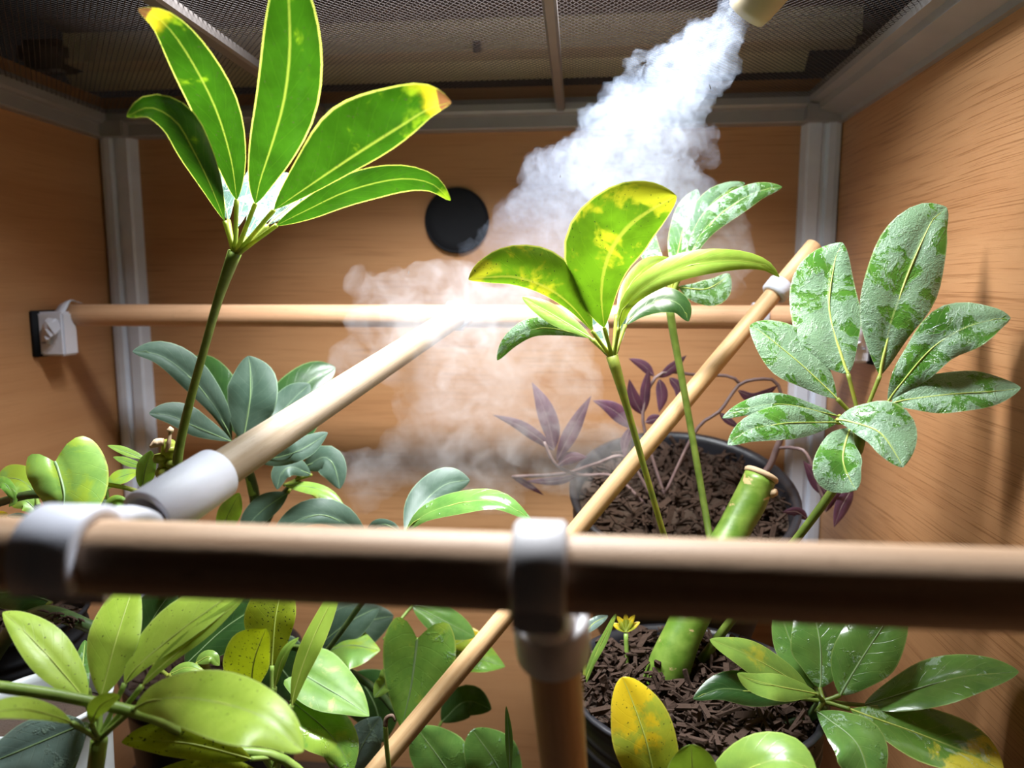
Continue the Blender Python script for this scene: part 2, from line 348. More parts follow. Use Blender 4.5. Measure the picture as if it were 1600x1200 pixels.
# frame under the screen
def frame(name, prof, axis, a, b): mb = MB(); prism(mb, prof, axis, a, b); return struct(mb.build(name, M['alu'], smooth=False))
frame('trim_3', [(YB, zb), (YB-.011, zb), (YB-.012, zb+.001), (YB-.012, zb+.010), (YB-.017, zb+.011), (YB-.018, zb+.013), (YB-.018, zs+.004), (YB, zs+.004)], 'x', XL, XR)
frame('trim_4', [(XL, zb-.001), (XL+.008, zb-.001), (XL+.009, zb), (XL+.009, zb+.009), (XL+.013, zb+.010), (XL+.014, zb+.012), (XL+.014, zs+.004), (XL, zs+.004)], 'y', .05, YB-.005)
frame('trim_5', [(XR, zb-.001), (XR-.004, zb-.001), (XR-.0045, zb+.003), (XR-.021, zb+.008), (XR-.0215, zb+.013), (XR-.028, zb+.014), (XR-.029, zs+.004), (XR, zs+.004)], 'y', .05, YB-.005)
for nm, x, s in (('trim_6', XL, 1), ('trim_7', XR, -1)):   # moulded corner blocks of the frame
    mb = MB(); box(mb, (x+s*.015, YB-.0105, zb+.006), (.030, .021, .013), bev=.0012); struct(mb.build(nm, M['alu'], smooth=False))
frame('trim_8', [(.05, zb), (.05, zs+.004), (.062, zs+.004), (.062, zb)], 'x', XL, XR)
# bars that stiffen the screen, seen running back to the wall
def bar(name, px, wdt):
    x = PZ(px[0], px[1], HS-.002)[0]; mb = MB()
    prism(mb, [(x-wdt/2, zs-.005), (x-wdt/2+.0015, zs-.0065), (x+wdt/2-.0015, zs-.0065), (x+wdt/2, zs-.005), (x+wdt/2, zs), (x-wdt/2, zs)], 'y', .062, YB-.017)
    return struct(mb.build(name, M['bar'], smooth=False))
bar('trim_9', (868, 90), .0075); bar('trim_10', (320, 48), .010)
# the expanded-metal screen: two families of crossing strands
mb = MB(); x0, x1, y0, y1 = XL+.012, XR-.027, .06, YB-.016; pit = .0030; th = .00019
for sgn in (1, -1):
    dx, dy = math.cos(math.radians(52)), sgn*math.sin(math.radians(52))
    nx, ny = -dy, dx
    cs = [nx*x+ny*y for x in (x0, x1) for y in (y0, y1)]; k = math.ceil(min(cs)/pit)
    while k*pit < max(cs):
        q = k*pit; ts = []                       # clip the line n.p = q to the rectangle
        bx, by = nx*q, ny*q; lo_, hi_ = -9, 9
        for (b_, d_, a_, e_) in ((bx, dx, x0, x1), (by, dy, y0, y1)):
            t1, t2 = (a_-b_)/d_, (e_-b_)/d_; lo_, hi_ = max(lo_, min(t1, t2)), min(hi_, max(t1, t2))
        if hi_-lo_ > .004:
            A = (bx+dx*lo_, by+dy*lo_); B = (bx+dx*hi_, by+dy*hi_); hw = th
            V = []
            for (X, Y) in (A, B):
                for (o_, z_) in ((-hw, zs), (hw, zs), (hw, zs+.00016), (-hw, zs+.00016)): V.append((X+nx*o_, Y+ny*o_, z_+(.00014 if sgn > 0 else 0)))
            mb.add(V, [(0, 1, 5, 4), (1, 2, 6, 5), (2, 3, 7, 6), (3, 0, 4, 7)])
        k += 1
ceil = mb.build('ceiling', M['screen'], smooth=False); struct(ceil, 'fine grey wire mesh screen over the top of the wooden box')

# ---------------------------------------------------------------- light fixtures lying on the screen
def fixture():
    h = .19; a = PZ(95, 120, h); b = PZ(1385, 62, h); y0 = (a[1]+b[1])/2
    r = empty('strip_light', ((a[0]+b[0])/2, y0, Z0+h), 'long beige strip light with a bright reflector lying above the wire screen', 'lamp')
    mbx = MB(); prism(mbx, [(y0-.020, Z0+h), (y0+.005, Z0+h), (y0+.006, Z0+h+.03), (y0-.020, Z0+h+.03)], 'x', a[0]+.03, b[0]-.02); mbx.build('housing', M['beige'], r, False)
    mbx = MB(); prism(mbx, [(y0+.006, Z0+h), (y0+.018, Z0+h-.012), (y0+.0192, Z0+h-.0112), (y0+.0072, Z0+h+.001)], 'x', a[0]+.01, b[0]-.05); mbx.build('reflector', M['painted_gleam'], r, False)
    mbx = MB(); box(mbx, (a[0]+.012, y0-.012, Z0+h+.008), (.045, .036, .022), bev=.007); e = mbx.build('end_cap', M['dark_housing'], r)
    mbx = MB(); box(mbx, (a[0]+.012, y0-.012, Z0+h-.0025), (.022, .010, .003), bev=.001); mbx.build('badge_plate', M['alu'], e)
    mbx = MB(); box(mbx, (b[0]-.008, y0-.006, Z0+h+.012), (.03, .03, .02), bev=.004); mbx.build('end_cap', M['dark_housing'], r)
    for (px, py) in ((745, 72), (1345, 62)):
        q = PZ(px, py, h-.002); mbx = MB(); lathe(mbx, q, [(.0001, -.004), (.003, -.004), (.0035, 0), (.003, .003)], 14); mbx.build('screw', M['dark_housing'], r)
fixture()
h = .215; a = PZ(-60, 22, h); b = PZ(880, 12, h)
mb = MB(); box(mb, ((XL+XR)/2, (a[1]+b[1])/2, Z0+h), (XR-XL, .032, .012), bev=.002)
tag(mb.build('fixture_bar', simple('dull_pink_bar', (.12, .09, .09), .6), smooth=False), 'dull pinkish grey bar above the wire screen in front of the strip light', 'bar')

# round black vent plug on the back wall
c = P(714, 345, YB)
r = empty('vent_plug', c, 'round black plastic vent plug in the wooden back wall', 'vent')
mb = MB(); prof = [(.0278, 0.), (.0278, .002), (.0265, .0034), (.018, .0038), (.0001, .0040)]; n = 48
V = [(c[0]+q*math.cos(2*math.pi*k/n), YB-z, c[2]+q*math.sin(2*math.pi*k/n)) for q, z in prof for k in range(n)]
mb.add(V, [(i*n+k, i*n+(k+1) % n, (i+1)*n+(k+1) % n, (i+1)*n+k) for i in range(len(prof)-1) for k in range(n)]); mb.build('cover', M['black'], r)
mb = MB(); V = [(c[0]+q*math.cos(2*math.pi*k/n), YB-z, c[2]+q*math.sin(2*math.pi*k/n)) for q, z in [(.0255, .0030), (.026, .0045), (.0272, .0042), (.0278, .002)] for k in range(n)]
mb.add(V, [(i*n+k, i*n+(k+1) % n, (i+1)*n+(k+1) % n, (i+1)*n+k) for i in range(3) for k in range(n)]); mb.build('rim', M['black'], r)

# ---------------------------------------------------------------- dowels
def rod(name, a, b, rad, mat, label, seg=30, n=28):
    mb = MB(); tube(mb, [a, b], rad, n, seg, lin=True); return tag(mb.build(name, mat), label, 'rod')
YF, RF = .155, .0089
zF = .5*(P(800, 828, YF)[2]+P(800, 957, YF)[2])
rod('dowel_rod', (XL+.0, YF, zF), (XR, YF, zF), RF, M['dowel_front'], 'thick dowel rod across the very front of the box, pale on top and dark below')
YR = .53
zR = Z0 + .5*(P(500, 476, YR)[2]+P(500, 511, YR)[2]) - Z0; RR = .5*(P(500, 476, YR)[2]-P(500, 511, YR)[2])
rod('dowel_rod', (XL+.012, YR, zR), (XR-.012, YR, zR), RR, M['dowel_back'], 'reddish dowel rod running level along the back wall below the round vent')
A = P(262, 790, .235); B = P(716, 492, .512)
ax = (B-A)/np.linalg.norm(B-A)
rod('dowel_rod', A+ax*.012, B, .0078, M['dowel_pale'], 'pale dowel rod with a rusty stain slanting from the front clip to the back rod')
C1 = P(1272, 384, .493); D1 = P(560, 1236, .36)
rod('dowel_rod', C1, D1, .0056, M['dowel_thin'], 'thin dowel rod slanting behind the yellow-green leaves down to the lower middle')
E1 = P(862, 985, .187); E2 = P(893, 1330, .235)
rod('dowel_rod', E1, E2, .0076, M['dowel_thin'], 'dowel rod standing in the white cup under the middle of the front rod')

# connectors
r = empty('rod_connector', P(130, 870, YF), 'white printed connector on the front rod, with a sleeve for the pale slanted rod', 'connector')
xl, xr = P(72, 870, YF)[0]-.001, P(158, 870, YF)[0]
mb = MB(); pipe(mb, (xl, YF, zF), (xr, YF, zF), RF+.0034, RF+.0002, 48, arc=(math.radians(-150), math.radians(150)), ref=(0, .5, .87)); mb.build('clip_ring', M['white'], r)
ax = (B-A)/np.linalg.norm(B-A); S0 = A-ax*.010; S1 = A+ax*.026
mb = MB(); pipe(mb, S0, S1, .0106, .0080, 40); mb.build('sleeve', M['white'], r)
mb = MB(); tube(mb, [np.array([xr-.004, YF+.010, zF+.006]), S0*.5+np.array([xr, YF+.010, zF+.008])*.5, S0+ax*.004-np.array([0, 0, .004])], [.003, .003, .004], 12, 8); mb.build('neck', M['white'], r)
r = empty('rod_connector', P(845, 900, YF), 'white printed connector hung over the middle of the front rod, with a cup below', 'connector')
xl, xr = P(803, 880, YF)[0], P(886, 880, YF)[0]
mb = MB(); pipe(mb, (xl, YF, zF), (xr, YF, zF), RF+.0030, RF+.0002, 48, bev=.001); mb.build('clip_ring', M['white_dim'], r)
ax2 = (E2-E1)/np.linalg.norm(E2-E1); c0 = E1-ax2*.006
zb_ = P(845, 985, YF-.008)[2]
mb = MB(); box(mb, ((xl+xr)/2, YF-.0035, (zF-RF*.5+zb_)/2), (xr-xl-.0006, .0150, zF-RF*.5-zb_), bev=.0010); tube(mb, [np.array([(xl+xr)/2, YF+.002, zb_+.003]), c0+ax2*.004], [.0045, .0075], 20, 4, lin=True); mb.build('neck', M['white_dim'], r, smooth=False)
mb = MB(); pipe(mb, c0, c0+ax2*.0155, .0105, .0079, 40, bev=.0012); mb.build('cup', M['white_dim'], r)
r = empty('rod_connector', B, 'small white clip joining the pale slanted rod to the back rod in the mist', 'connector')
xm = P(712, 490, YR)[0]
mb = MB(); pipe(mb, (xm-.006, YR, zR), (xm+.006, YR, zR), RR+.0024, RR+.0001, 32); mb.build('clip_ring', M['white'], r)
mb = MB(); pipe(mb, B-ax*.006, B+ax*.005, .0098, .0079, 32); mb.build('sleeve', M['white'], r)
X2 = P(1201, 470, .50); r = empty('rod_connector', X2, 'small white tie joining the thin slanted rod to the back rod on the right', 'connector')
ax3 = (D1-C1)/np.linalg.norm(D1-C1); s3 = C1+ax3*((X2-C1)@ax3)
mb = MB(); pipe(mb, s3-ax3*.0055, s3+ax3*.0055, .0086, .0060, 28, bev=.0015); mb.build('sleeve', M['white'], r)
mb = MB(); pipe(mb, (s3[0]-.004, YR, zR), (s3[0]+.006, YR, zR), RR+.002, RR+.0001, 28); mb.build('clip_ring', M['white'], r)

# wall brackets of the back rod
def bracket(side, label):
    if side < 0: c = np.array([XL, YR-.004, zR-.010]); 
    else: c = np.array([XR, YR-.004, zR-.010])
    s = -side
    r = empty('rod_bracket', c, label, 'bracket')
    mb = MB(); box(mb, c+np.array([s*.002, 0, -.004]), (.004, .034, .036), bev=.0008); mb.build('backing_pad', M['black'], r)
    mb = MB(); box(mb, c+np.array([s*.0145, -.006, -.004]), (.021, .016, .034), bev=.0015); mb.build('plate', M['white'], r, smooth=False)
    # crumpled tape strap bound over the rod
    mb = MB(); pts = [c+np.array([s*.011, -.0148, -.012]), c+np.array([s*.015, -.0165, .002]), np.array([c[0]+s*.018, YR-RR-.0025, zR+.002]), np.array([c[0]+s*.019, YR-.003, zR+RR+.002]), np.array([c[0]+s*.021, YR+.006, zR+RR+.0015])]
    f = cr(pts, 12); V = []; q = []
    for i in range(17):
        p = f(i/16); wv = np.array([s*.0035, .0006*math.sin(i*1.7), .0012*math.sin(i*1.1)])
        for k in (-1, 1):
            for e in (0, .0006): V.append(p+k*wv+np.array([0, -e, e]))
    for i in range(16):
        b = i*4; q += [(b, b+4, b+6, b+2), (b+1, b+3, b+7, b+5), (b, b+1, b+5, b+4), (b+2, b+6, b+7, b+3)]
    mb.add(V, q); mb.build('strap', M['white'], r)
    mb = MB()
    for k in range(3):   # creased ends of the tape
        p0 = c+np.array([s*.012, -.0155-.001*k, .006-.006*k]); d = np.array([s*(.012-.003*k), -.006, -.010+.004*k]); e = np.array([s*.004, .006, .007-.002*k]); nrm = np.cross(d, e); nrm = nrm/np.linalg.norm(nrm)*.0006
        mb.add([p0, p0+d, p0+d+e*.6, p0+e, p0+nrm, p0+d+nrm, p0+d+e*.6+nrm, p0+e+nrm], [(0, 1, 2, 3), (7, 6, 5, 4), (0, 4, 5, 1), (1, 5, 6, 2), (2, 6, 7, 3), (3, 7, 4, 0)])
    mb.build('tape_end', M['white'], r, smooth=False)
bracket(-1, 'white taped bracket on a black pad holding the back rod at the left wall')
bracket(1, 'white bracket holding the back rod at the right wall, half hidden by wet leaves')

# mist nozzle
n0 = P(1166, 22, .36); n1 = P(1226, -62, .345); axn = (n1-n0)/np.linalg.norm(n1-n0)
r = empty('mist_nozzle', n1, 'beige tapered nozzle at the top blowing out white mist', 'nozzle')
mb = MB(); ts = [(0, .0095), (.004, .0105), (.012, .0115), (.030, .0128), (.06, .0128)]
u = np.cross(axn, (0, 1, 0)); u /= np.linalg.norm(u); v = np.cross(axn, u); n = 28
prof = [(.03, .0085), (.0, .0082)]+ts
V = [n0+axn*s+q*(math.cos(2*math.pi*k/n)*u+math.sin(2*math.pi*k/n)*v) for s, q in prof for k in range(n)]
mb.add(V, [(i*n+k, i*n+(k+1) % n, (i+1)*n+(k+1) % n, (i+1)*n+k) for i in range(len(prof)-1) for k in range(n)]); mb.build('tube', M['nozzle'], r)
mb = MB(); pipe(mb, n0+axn*.026, n0+axn*.030, .0140, .0122, 28); mb.build('collar', M['nozzle'], r)

# ---------------------------------------------------------------- leaves
def prof_w(shape, t):
    if shape == 'ob': return math.sin(math.pi*t**1.25)**.66
    if shape == 'el': return math.sin(math.pi*t)**.69
    if shape == 'round2': return math.sin(math.pi*t**1.05)**.66
    if shape == 'lance': return math.sin(math.pi*t**.8)**.95
    if shape == 'round': return math.sin(math.pi*t)**.55
    if shape == 'egg': return math.sin(math.pi*t**.72)**.8
    if shape == 'heart': return math.sin(math.pi*min(1, (t*.93+.07))**.55)**.8
UPK = dict(tall=-.7, tall_tip=-.5, yellow=-.3, limefront=1.3, mid=1.0, midl=1.0, marble=1.0, gold=.7, pothos=1.1, pothos_l=1.1, pothos_v=1.1, dull=.4, dark=.5, bluish=.7, wet=.45, lime=.1, olive=.3, wet2=.1)
def leaf(parent, mid, wd, Y, mat, pet=None, shape='ob', tilt=(0, 0), cup=.12, name='leaflet', vein='vein', wave=.04, petr=.0011, nt=22, label=None, pmat='stem_y', up=None):
    """a leaf blade with a raised midrib and its stalk; mid = photo points base to tip, wd = half widths in photo pixels
    (left, right going to the tip), Y = depths base to tip, tilt = how far each edge leans away per half width"""
    f = cr(mid, nt); ph = random.random()*9
    Yf = lambda t: float(np.interp(t, np.linspace(0, 1, len(Y)), Y))
    ts = [.5-.5*math.cos(math.pi*i/nt) for i in range(nt+1)]
    us = (-1, -.8, -.5, -.22, 0, .22, .5, .8, 1); V = []; UV = []; MP = []
    if mat in ('tall', 'tall_tip', 'yellow'): vein = None    # thin midrib, seen with the light behind it
    if tilt == (0, 0): tilt = (.25*random.uniform(-.4, 1), .25*random.uniform(-.4, 1))
    up_ = UPK.get(mat, 0.) if up is None else up
    Ltot = sum(math.hypot(mid[i+1][0]-mid[i][0], mid[i+1][1]-mid[i][1]) for i in range(len(mid)-1))
    for t in ts:
        p = f(t); d = f(min(1, t+.02))-f(max(0, t-.02)); d = d/max(1e-6, np.hypot(*d))
        y = Yf(t); pw = prof_w(shape, min(max(t, 0), 1))
        if shape != 'heart' and t in (0., 1.) or t == 1.: pw = .012
        for uu in us:
            a = abs(uu); hw = (wd[0] if uu < 0 else wd[1])*pw
            hw *= 1+wave*math.sin(t*11+ph+(2 if uu < 0 else 0))*a
            side = np.array([d[1], -d[0]]) if uu < 0 else np.array([-d[1], d[0]])
            q = p+side*hw*a
            if shape == 'heart': q = q-d*.24*Ltot*((1-t)**3.2)*math.sin(a*math.pi*.62)*.9
            hwm = hw/F*y
            dy = ((tilt[0] if uu < 0 else tilt[1])*(.35 if up_ else 1)-up_*side[1])*hwm*a - cup*hwm*math.sin(a*math.pi)*.8 + wave*hwm*1.5*math.sin(t*14+ph*2+uu)*a*a
            V.append(P(q[0], q[1], y+dy)); UV.append((uu*.5+.5, t))
        MP.append(V[-5])
    K = len(us)
    Fc = [(i*K+j, i*K+j+1, (i+1)*K+j+1, (i+1)*K+j) for i in range(nt) for j in range(K-1)]
    mb = MB(); mb.add(V, Fc, UV, 0)
    wpx = max(wd); rr = min(.0008, max(.00025, wpx/F*Y[0]*.030))
    if vein: tube(mb, [MP[0], MP[len(MP)//4], MP[len(MP)//2], MP[3*len(MP)//4], MP[int(.9*nt)]], [rr*1.3, rr, rr*.8, rr*.5, rr*.2], 6, 18, m=1, caps=False)
    if pet is not None:
        pl = pet if isinstance(pet, list) else [pet]
        pts = [P(*q) for q in pl]+[MP[0]]
        tube(mb, pts, [petr*1.15, petr*.9, petr], 8, 10, m=2)
    o = mb.build(name, [M[mat], M[vein or 'vein'], M[pmat]], parent, org=MP[0])
    if label: o['label'] = label
    return o
def stalk(parent, pts, r, mat='stem', name='leaf_stalk', seg=24, n=10):
    mb = MB(); tube(mb, [P(*q) for q in pts], r, n, seg); return mb.build(name, M[mat], parent)

# -- tall umbrella plant on the left
r = empty('umbrella_plant', P(262, 800, .335), 'tall umbrella plant with glossy backlit leaflets on a long stalk', 'plant')
mb = MB(); tube(mb, [P(318, 1050, .49), P(290, 960, .42), P(258, 860, .345), P(255, 800, .34), P(258, 745, .337), P(262, 705, .334), P(264, 690, .333)], [.0055, .0055, .0055, .0056, .0058, .0048, .0030], 14, 32)
for (x, y, rr) in ((252, 716, .0052), (272, 724, .005), (258, 738, .006), (266, 702, .004)):
    lathe(mb, P(x, y, .333), [(.0001, -rr*.5), (rr*.7, -rr*.35), (rr*.8, 0), (rr*.6, rr*.4), (.0001, rr*.5)], 12)
tr = mb.build('trunk', M['stem_y'], r)
mb = MB(); tube(mb, [P(262, 705, .331), P(264, 690, .331), P(266, 676, .332)], [.0012, .0011, .0008], 8, 8); lathe(mb, P(266, 672, .332), [(.0001, -.0018), (.0015, -.001), (.0017, .0005), (.0001, .002)], 10, 0); mb.build('dry_bud', M['tan'], tr)
mb = MB(); tube(mb, [P(234, 699, .328), P(246, 692, .330), P(256, 690, .331)], [.0006, .0024, .0018], 8, 8); mb.build('dry_sheath', M['tan'], tr)
s = stalk(r, [(274, 745, .333), (282, 690, .331), (300, 615, .329), (322, 535, .327), (343, 462, .326), (367, 394, .325)], [.0026, .0022, .0020, .0019, .0021, .0032])
N1 = (367, 400, .325)
T = 'tall'
leaf(s, [(357, 345), (345, 290), (330, 250), (316, 220)], (20, 26), (.345, .40), 'pale', N1, tilt=(.3, .3), label='wet leaflet at the back, coloured pale as if lit')
leaf(s, [(384, 372), (398, 345), (422, 305), (450, 270)], (22, 24), (.342, .40), 'pale', N1, tilt=(.2, .2))
leaf(s, [(369, 358), (378, 325), (388, 290), (395, 260)], (13, 14), (.343, .40), 'pale', N1)
leaf(s, [(418, 352), (455, 320), (505, 285), (547, 261)], (14, 18), (.335, .37), 'pale', N1)
leaf(s, [(351, 345), (328, 288), (302, 235), (275, 190), (235, 168), (198, 182)], (25, 31), (.322, .30, .275, .262), T, N1, tilt=(.4, .7), wave=.02)
leaf(s, [(370, 312), (360, 245), (335, 165), (293, 85), (255, 35), (216, 14)], (37, 37), (.32, .30, .275, .255), 'tall_tip', N1, shape='el', tilt=(.25, .5), wave=.02)
leaf(s, [(432, 352), (480, 328), (545, 298), (620, 280), (672, 286), (704, 313)], (26, 24), (.318, .305, .30, .30), T, N1, shape='el', tilt=(.7, .1), wave=.02)
leaf(s, [(428, 328), (495, 283), (560, 240), (628, 197), (668, 172), (705, 160)], (80, 22), (.316, .29, .272, .265), 'tall_tip', N1, shape='ob', tilt=(.5, .2), wave=.05)
leaf(s, [(399, 318), (407, 280), (425, 225), (443, 160), (452, 90), (452, 20), (446, -75)], (46, 54), (.315, .285, .262, .25), T, N1, shape='el', tilt=(.35, .35), wave=.02)

# -- big umbrella plant on the right: cut trunk, three long-stalked leaves
r = empty('umbrella_plant', P(1035, 1090, .365), 'umbrella plant with a cut green trunk, one yellow-green leaf and two wet ones', 'plant')
mb = MB(); tube(mb, [P(1188, 745, .425), P(1170, 785, .42), P(1140, 840, .41), P(1090, 940, .39), P(1050, 1030, .375), P(1015, 1130, .37)], [.0093, .0099, .0094, .0101, .0097, .0106, .0103, .0115, .0112, .012], 20, 48)
tr = mb.build('trunk', M['trunk'], r)
a = P(1190, 741, .4255); d = P(1170, 785, .42)-a; d /= np.linalg.norm(d)
mb = MB(); pipe(mb, a-d*.0012, a+d*.0022, .0102, .0035, 22, bev=.0009); tube(mb, [a+d*.001, a+d*.003], .006, 14, 3, lin=True)
V0 = a+d*.011; tube(mb, [V0+np.array([.009, -.003, 0]), V0+np.array([.0115, -.005, .001])], [.0035, .002], 8, 3, lin=True); mb.build('cut_end', M['tan'], tr)
# yellow-green leaf
s = stalk(r, [(956, 556, .38), (972, 610, .38), (995, 690, .381), (1018, 770, .382), (1042, 850, .384), (1082, 965, .39)], [.0034, .0019, .0017, .0017, .0018, .002], 'stem_y')
N2 = (958, 562, .38); T = 'yellow'
leaf(s, [(948, 545), (942, 522), (936, 500), (928, 478)], (12, 12), (.39, .42), 'pale', N2)
leaf(s, [(965, 545), (970, 515), (972, 490), (978, 460)], (8, 9), (.39, .42), 'pale', N2)
leaf(s, [(963, 492), (983, 447), (1012, 416), (1046, 403)], (14, 16), (.392, .43), 'lime', N2, tilt=(.3, .3))
leaf(s, [(922, 528), (880, 516), (835, 514), (800, 533), (777, 563)], (12, 18), (.385, .40, .41), 'wet2', N2, tilt=(.2, .6))
leaf(s, [(926, 530), (892, 508), (850, 484), (816, 464)], (14, 15), (.382, .40), 'midl', N2, tilt=(-.2, .4), up=.1)
leaf(s, [(977, 508), (1000, 484), (1034, 468), (1062, 476), (1076, 502)], (20, 20), (.39, .40, .395), 'dark', N2, tilt=(.8, -.3), label='dark green drooping leaflet')
leaf(s, [(925, 517), (893, 479), (853, 450), (805, 434), (760, 434), (732, 437)], (12, 56), (.376, .36, .35, .345), T, N2, shape='ob', tilt=(.3, .5))
leaf(s, [(967, 512), (983, 470), (1022, 438), (1080, 414), (1145, 407), (1192, 414), (1218, 433)], (22, 19), (.376, .362, .36, .365), 'lime', N2, shape='el', tilt=(.9, -.4))
leaf(s, [(944, 512), (940, 465), (944, 425), (958, 387), (985, 352), (1022, 326), (1057, 306)], (76, 42), (.374, .355, .338, .33), T, N2, shape='ob', tilt=(.4, .45), wave=.05)
# darker leaf behind it, half in the mist
s = stalk(r, [(1046, 478, .44), (1052, 520, .44), (1066, 595, .438), (1083, 690, .434), (1102, 800, .42), (1120, 905, .395)], [.0026, .0022, .0021, .0021, .0021, .0022])
N3 = (1046, 474, .44); T = 'wet2'
leaf(s, [(1052, 430), (1062, 380), (1076, 330), (1090, 296)], (22, 20), (.445, .47, .49), T, N3)
leaf(s, [(1045, 440), (1022, 408), (1008, 372), (1004, 335)], (16, 18), (.445, .46, .48), T, N3)
leaf(s, [(1066, 412), (1086, 355), (1112, 318), (1138, 298), (1164, 286)], (20, 16), (.445, .46, .48), T, N3, tilt=(.3, .2))
leaf(s, [(1060, 448), (1088, 452), (1116, 448), (1140, 428)], (14, 28), (.44, .44, .445), T, N3, tilt=(.4, -.3))
leaf(s, [(1068, 420), (1098, 362), (1138, 325), (1182, 300), (1222, 292)], (20, 19), (.437, .445, .455), T, N3, tilt=(.5, -.1))
# wet leaf by the right wall
s = stalk(r, [(1345, 662, .36), (1338, 705, .36), (1303, 764, .365), (1248, 838, .37), (1150, 960, .38), (1096, 1032, .384)], [.0034, .0023, .0021, .0022, .0024, .0028])
N4 = (1345, 662, .36); T = 'wet'
leaf(s, [(1310, 650), (1265, 640), (1212, 631), (1165, 639), (1129, 653)], (13, 17), (.358, .352, .345), T, N4, tilt=(-.2, .6))
leaf(s, [(1308, 623), (1264, 580), (1226, 548), (1194, 522), (1172, 508)], (37, 40), (.362, .37, .38), T, N4, tilt=(-.3, .5), shape='ob')
leaf(s, [(1325, 584), (1303, 522), (1295, 472), (1298, 425), (1316, 379)], (64, 48), (.366, .378, .392, .40), T, N4, shape='el', tilt=(.2, .1), wave=.05)
leaf(s, [(1375, 587), (1389, 515), (1407, 460), (1428, 402), (1452, 352), (1479, 324)], (66, 54), (.362, .368, .378, .385), T, N4, shape='ob', tilt=(.1, .05), wave=.05)
leaf(s, [(1387, 628), (1425, 577), (1465, 537), (1510, 511), (1550, 500), (1579, 497)], (42, 38), (.358, .356, .352, .35), T, N4, shape='ob', tilt=(.35, -.4), wave=.12)
leaf(s, [(1392, 631), (1430, 622), (1480, 616), (1538, 614), (1595, 606)], (37, 29), (.356, .348, .342), T, N4, shape='el', tilt=(.55, -.5), wave=.06)
leaf(s, [(1308, 660), (1262, 660), (1212, 663), (1170, 672), (1137, 695)], (26, 28), (.355, .342, .332), T, N4, shape='el', tilt=(-.6, .6))
leaf(s, [(1330, 668), (1318, 698), (1320, 734), (1338, 766)], (29, 48), (.352, .335, .325), T, N4, shape='ob', tilt=(-.3, -.2))
leaf(s, [(1308, 656), (1342, 662), (1382, 682), (1411, 730)], (52, 25), (.35, .335, .322), T, N4, shape='ob', tilt=(.3, -.3))

# -- dull umbrella plant at the back left
r = empty('umbrella_plant', P(400, 1000, .44), 'umbrella plant with dull grey-green leaflets behind the pale slanted rod', 'plant')
mb = MB(); tube(mb, [P(368, 695, .42), P(395, 760, .43), P(402, 850, .44), P(400, 1010, .44), P(402, 1100, .445)], [.003, .0035, .004, .005, .005], 12, 24); tr = mb.build('trunk', M['stem_d'], r)
s = stalk(r, [(395, 772, .43), (384, 730, .425), (367, 692, .42)], [.0028, .002, .003], 'stem_l')
N = (366, 692, .42)
leaf(s, [(372, 680), (350, 628), (325, 580), (298, 560)], (24, 30), (.44, .465, .48), 'dark', N, vein='vein_d')
leaf(s, [(400, 690), (440, 640), (485, 595), (524, 574)], (34, 34), (.44, .47, .49), 'dark', N, vein='vein_d')
leaf(s, [(405, 695), (436, 650), (460, 622), (484, 600)], (26, 26), (.43, .45, .46), 'dull', N, vein='vein_d')
leaf(s, [(362, 690), (340, 642), (300, 592), (252, 556), (207, 549)], (19, 30), (.42, .41, .40), 'dull', N, vein='vein_d', shape='ob', tilt=(-.3, .5))
leaf(s, [(362, 690), (312, 670), (268, 650), (233, 646)], (15, 26), (.418, .40, .39), 'dull', N, vein='vein_d', shape='ob', tilt=(-.3, .5))
leaf(s, [(380, 695), (386, 648), (394, 602), (388, 556)], (38, 43), (.415, .42, .43), 'dull', N, vein='vein_d', shape='ob', tilt=(.2, .2))
leaf(s, [(400, 720), (440, 714), (480, 698), (512, 676)], (22, 16), (.41, .40, .41), 'dull', N, vein='vein_d', shape='el')
leaf(s, [(400, 705), (435, 690), (470, 670), (500, 640)], (16, 22), (.42, .43, .44), 'dark', N, vein='vein_d', shape='el')
s = stalk(r, [(402, 850, .44), (430, 790, .44), (462, 752, .44)], .0022, 'stem_d')
N = (463, 750, .44)
leaf(s, [(474, 732), (506, 714), (524, 732), (531, 764)], (20, 26), (.435, .43, .425), 'dull', N, vein='vein_d', shape='el', tilt=(.5, -.3))
leaf(s, [(486, 742), (458, 730), (440, 738), (433, 765)], (14, 17), (.43, .42, .415), 'dull', N, vein='vein_d', shape='el', tilt=(-.4, .6))
leaf(s, [(444, 758), (482, 760), (516, 772), (538, 791)], (8, 12), (.43, .42, .415), 'midl', N, vein='vein_d', shape='el', tilt=(.8, -.6))
leaf(s, [(450, 770), (420, 790), (395, 812), (380, 840)], (18, 22), (.43, .42), 'dull', N, vein='vein_d', shape='el')
leaf(s, [(575, 845), (530, 812), (482, 806), (425, 838)], (15, 27), (.42, .405, .40), 'dull', N, vein='vein_d', shape='el', tilt=(-.4, .6))
leaf(s, [(342, 840), (356, 805), (374, 770)], (17, 19), (.40, .39), 'midl', [(402, 850, .44)], vein='vein_d', shape='el')

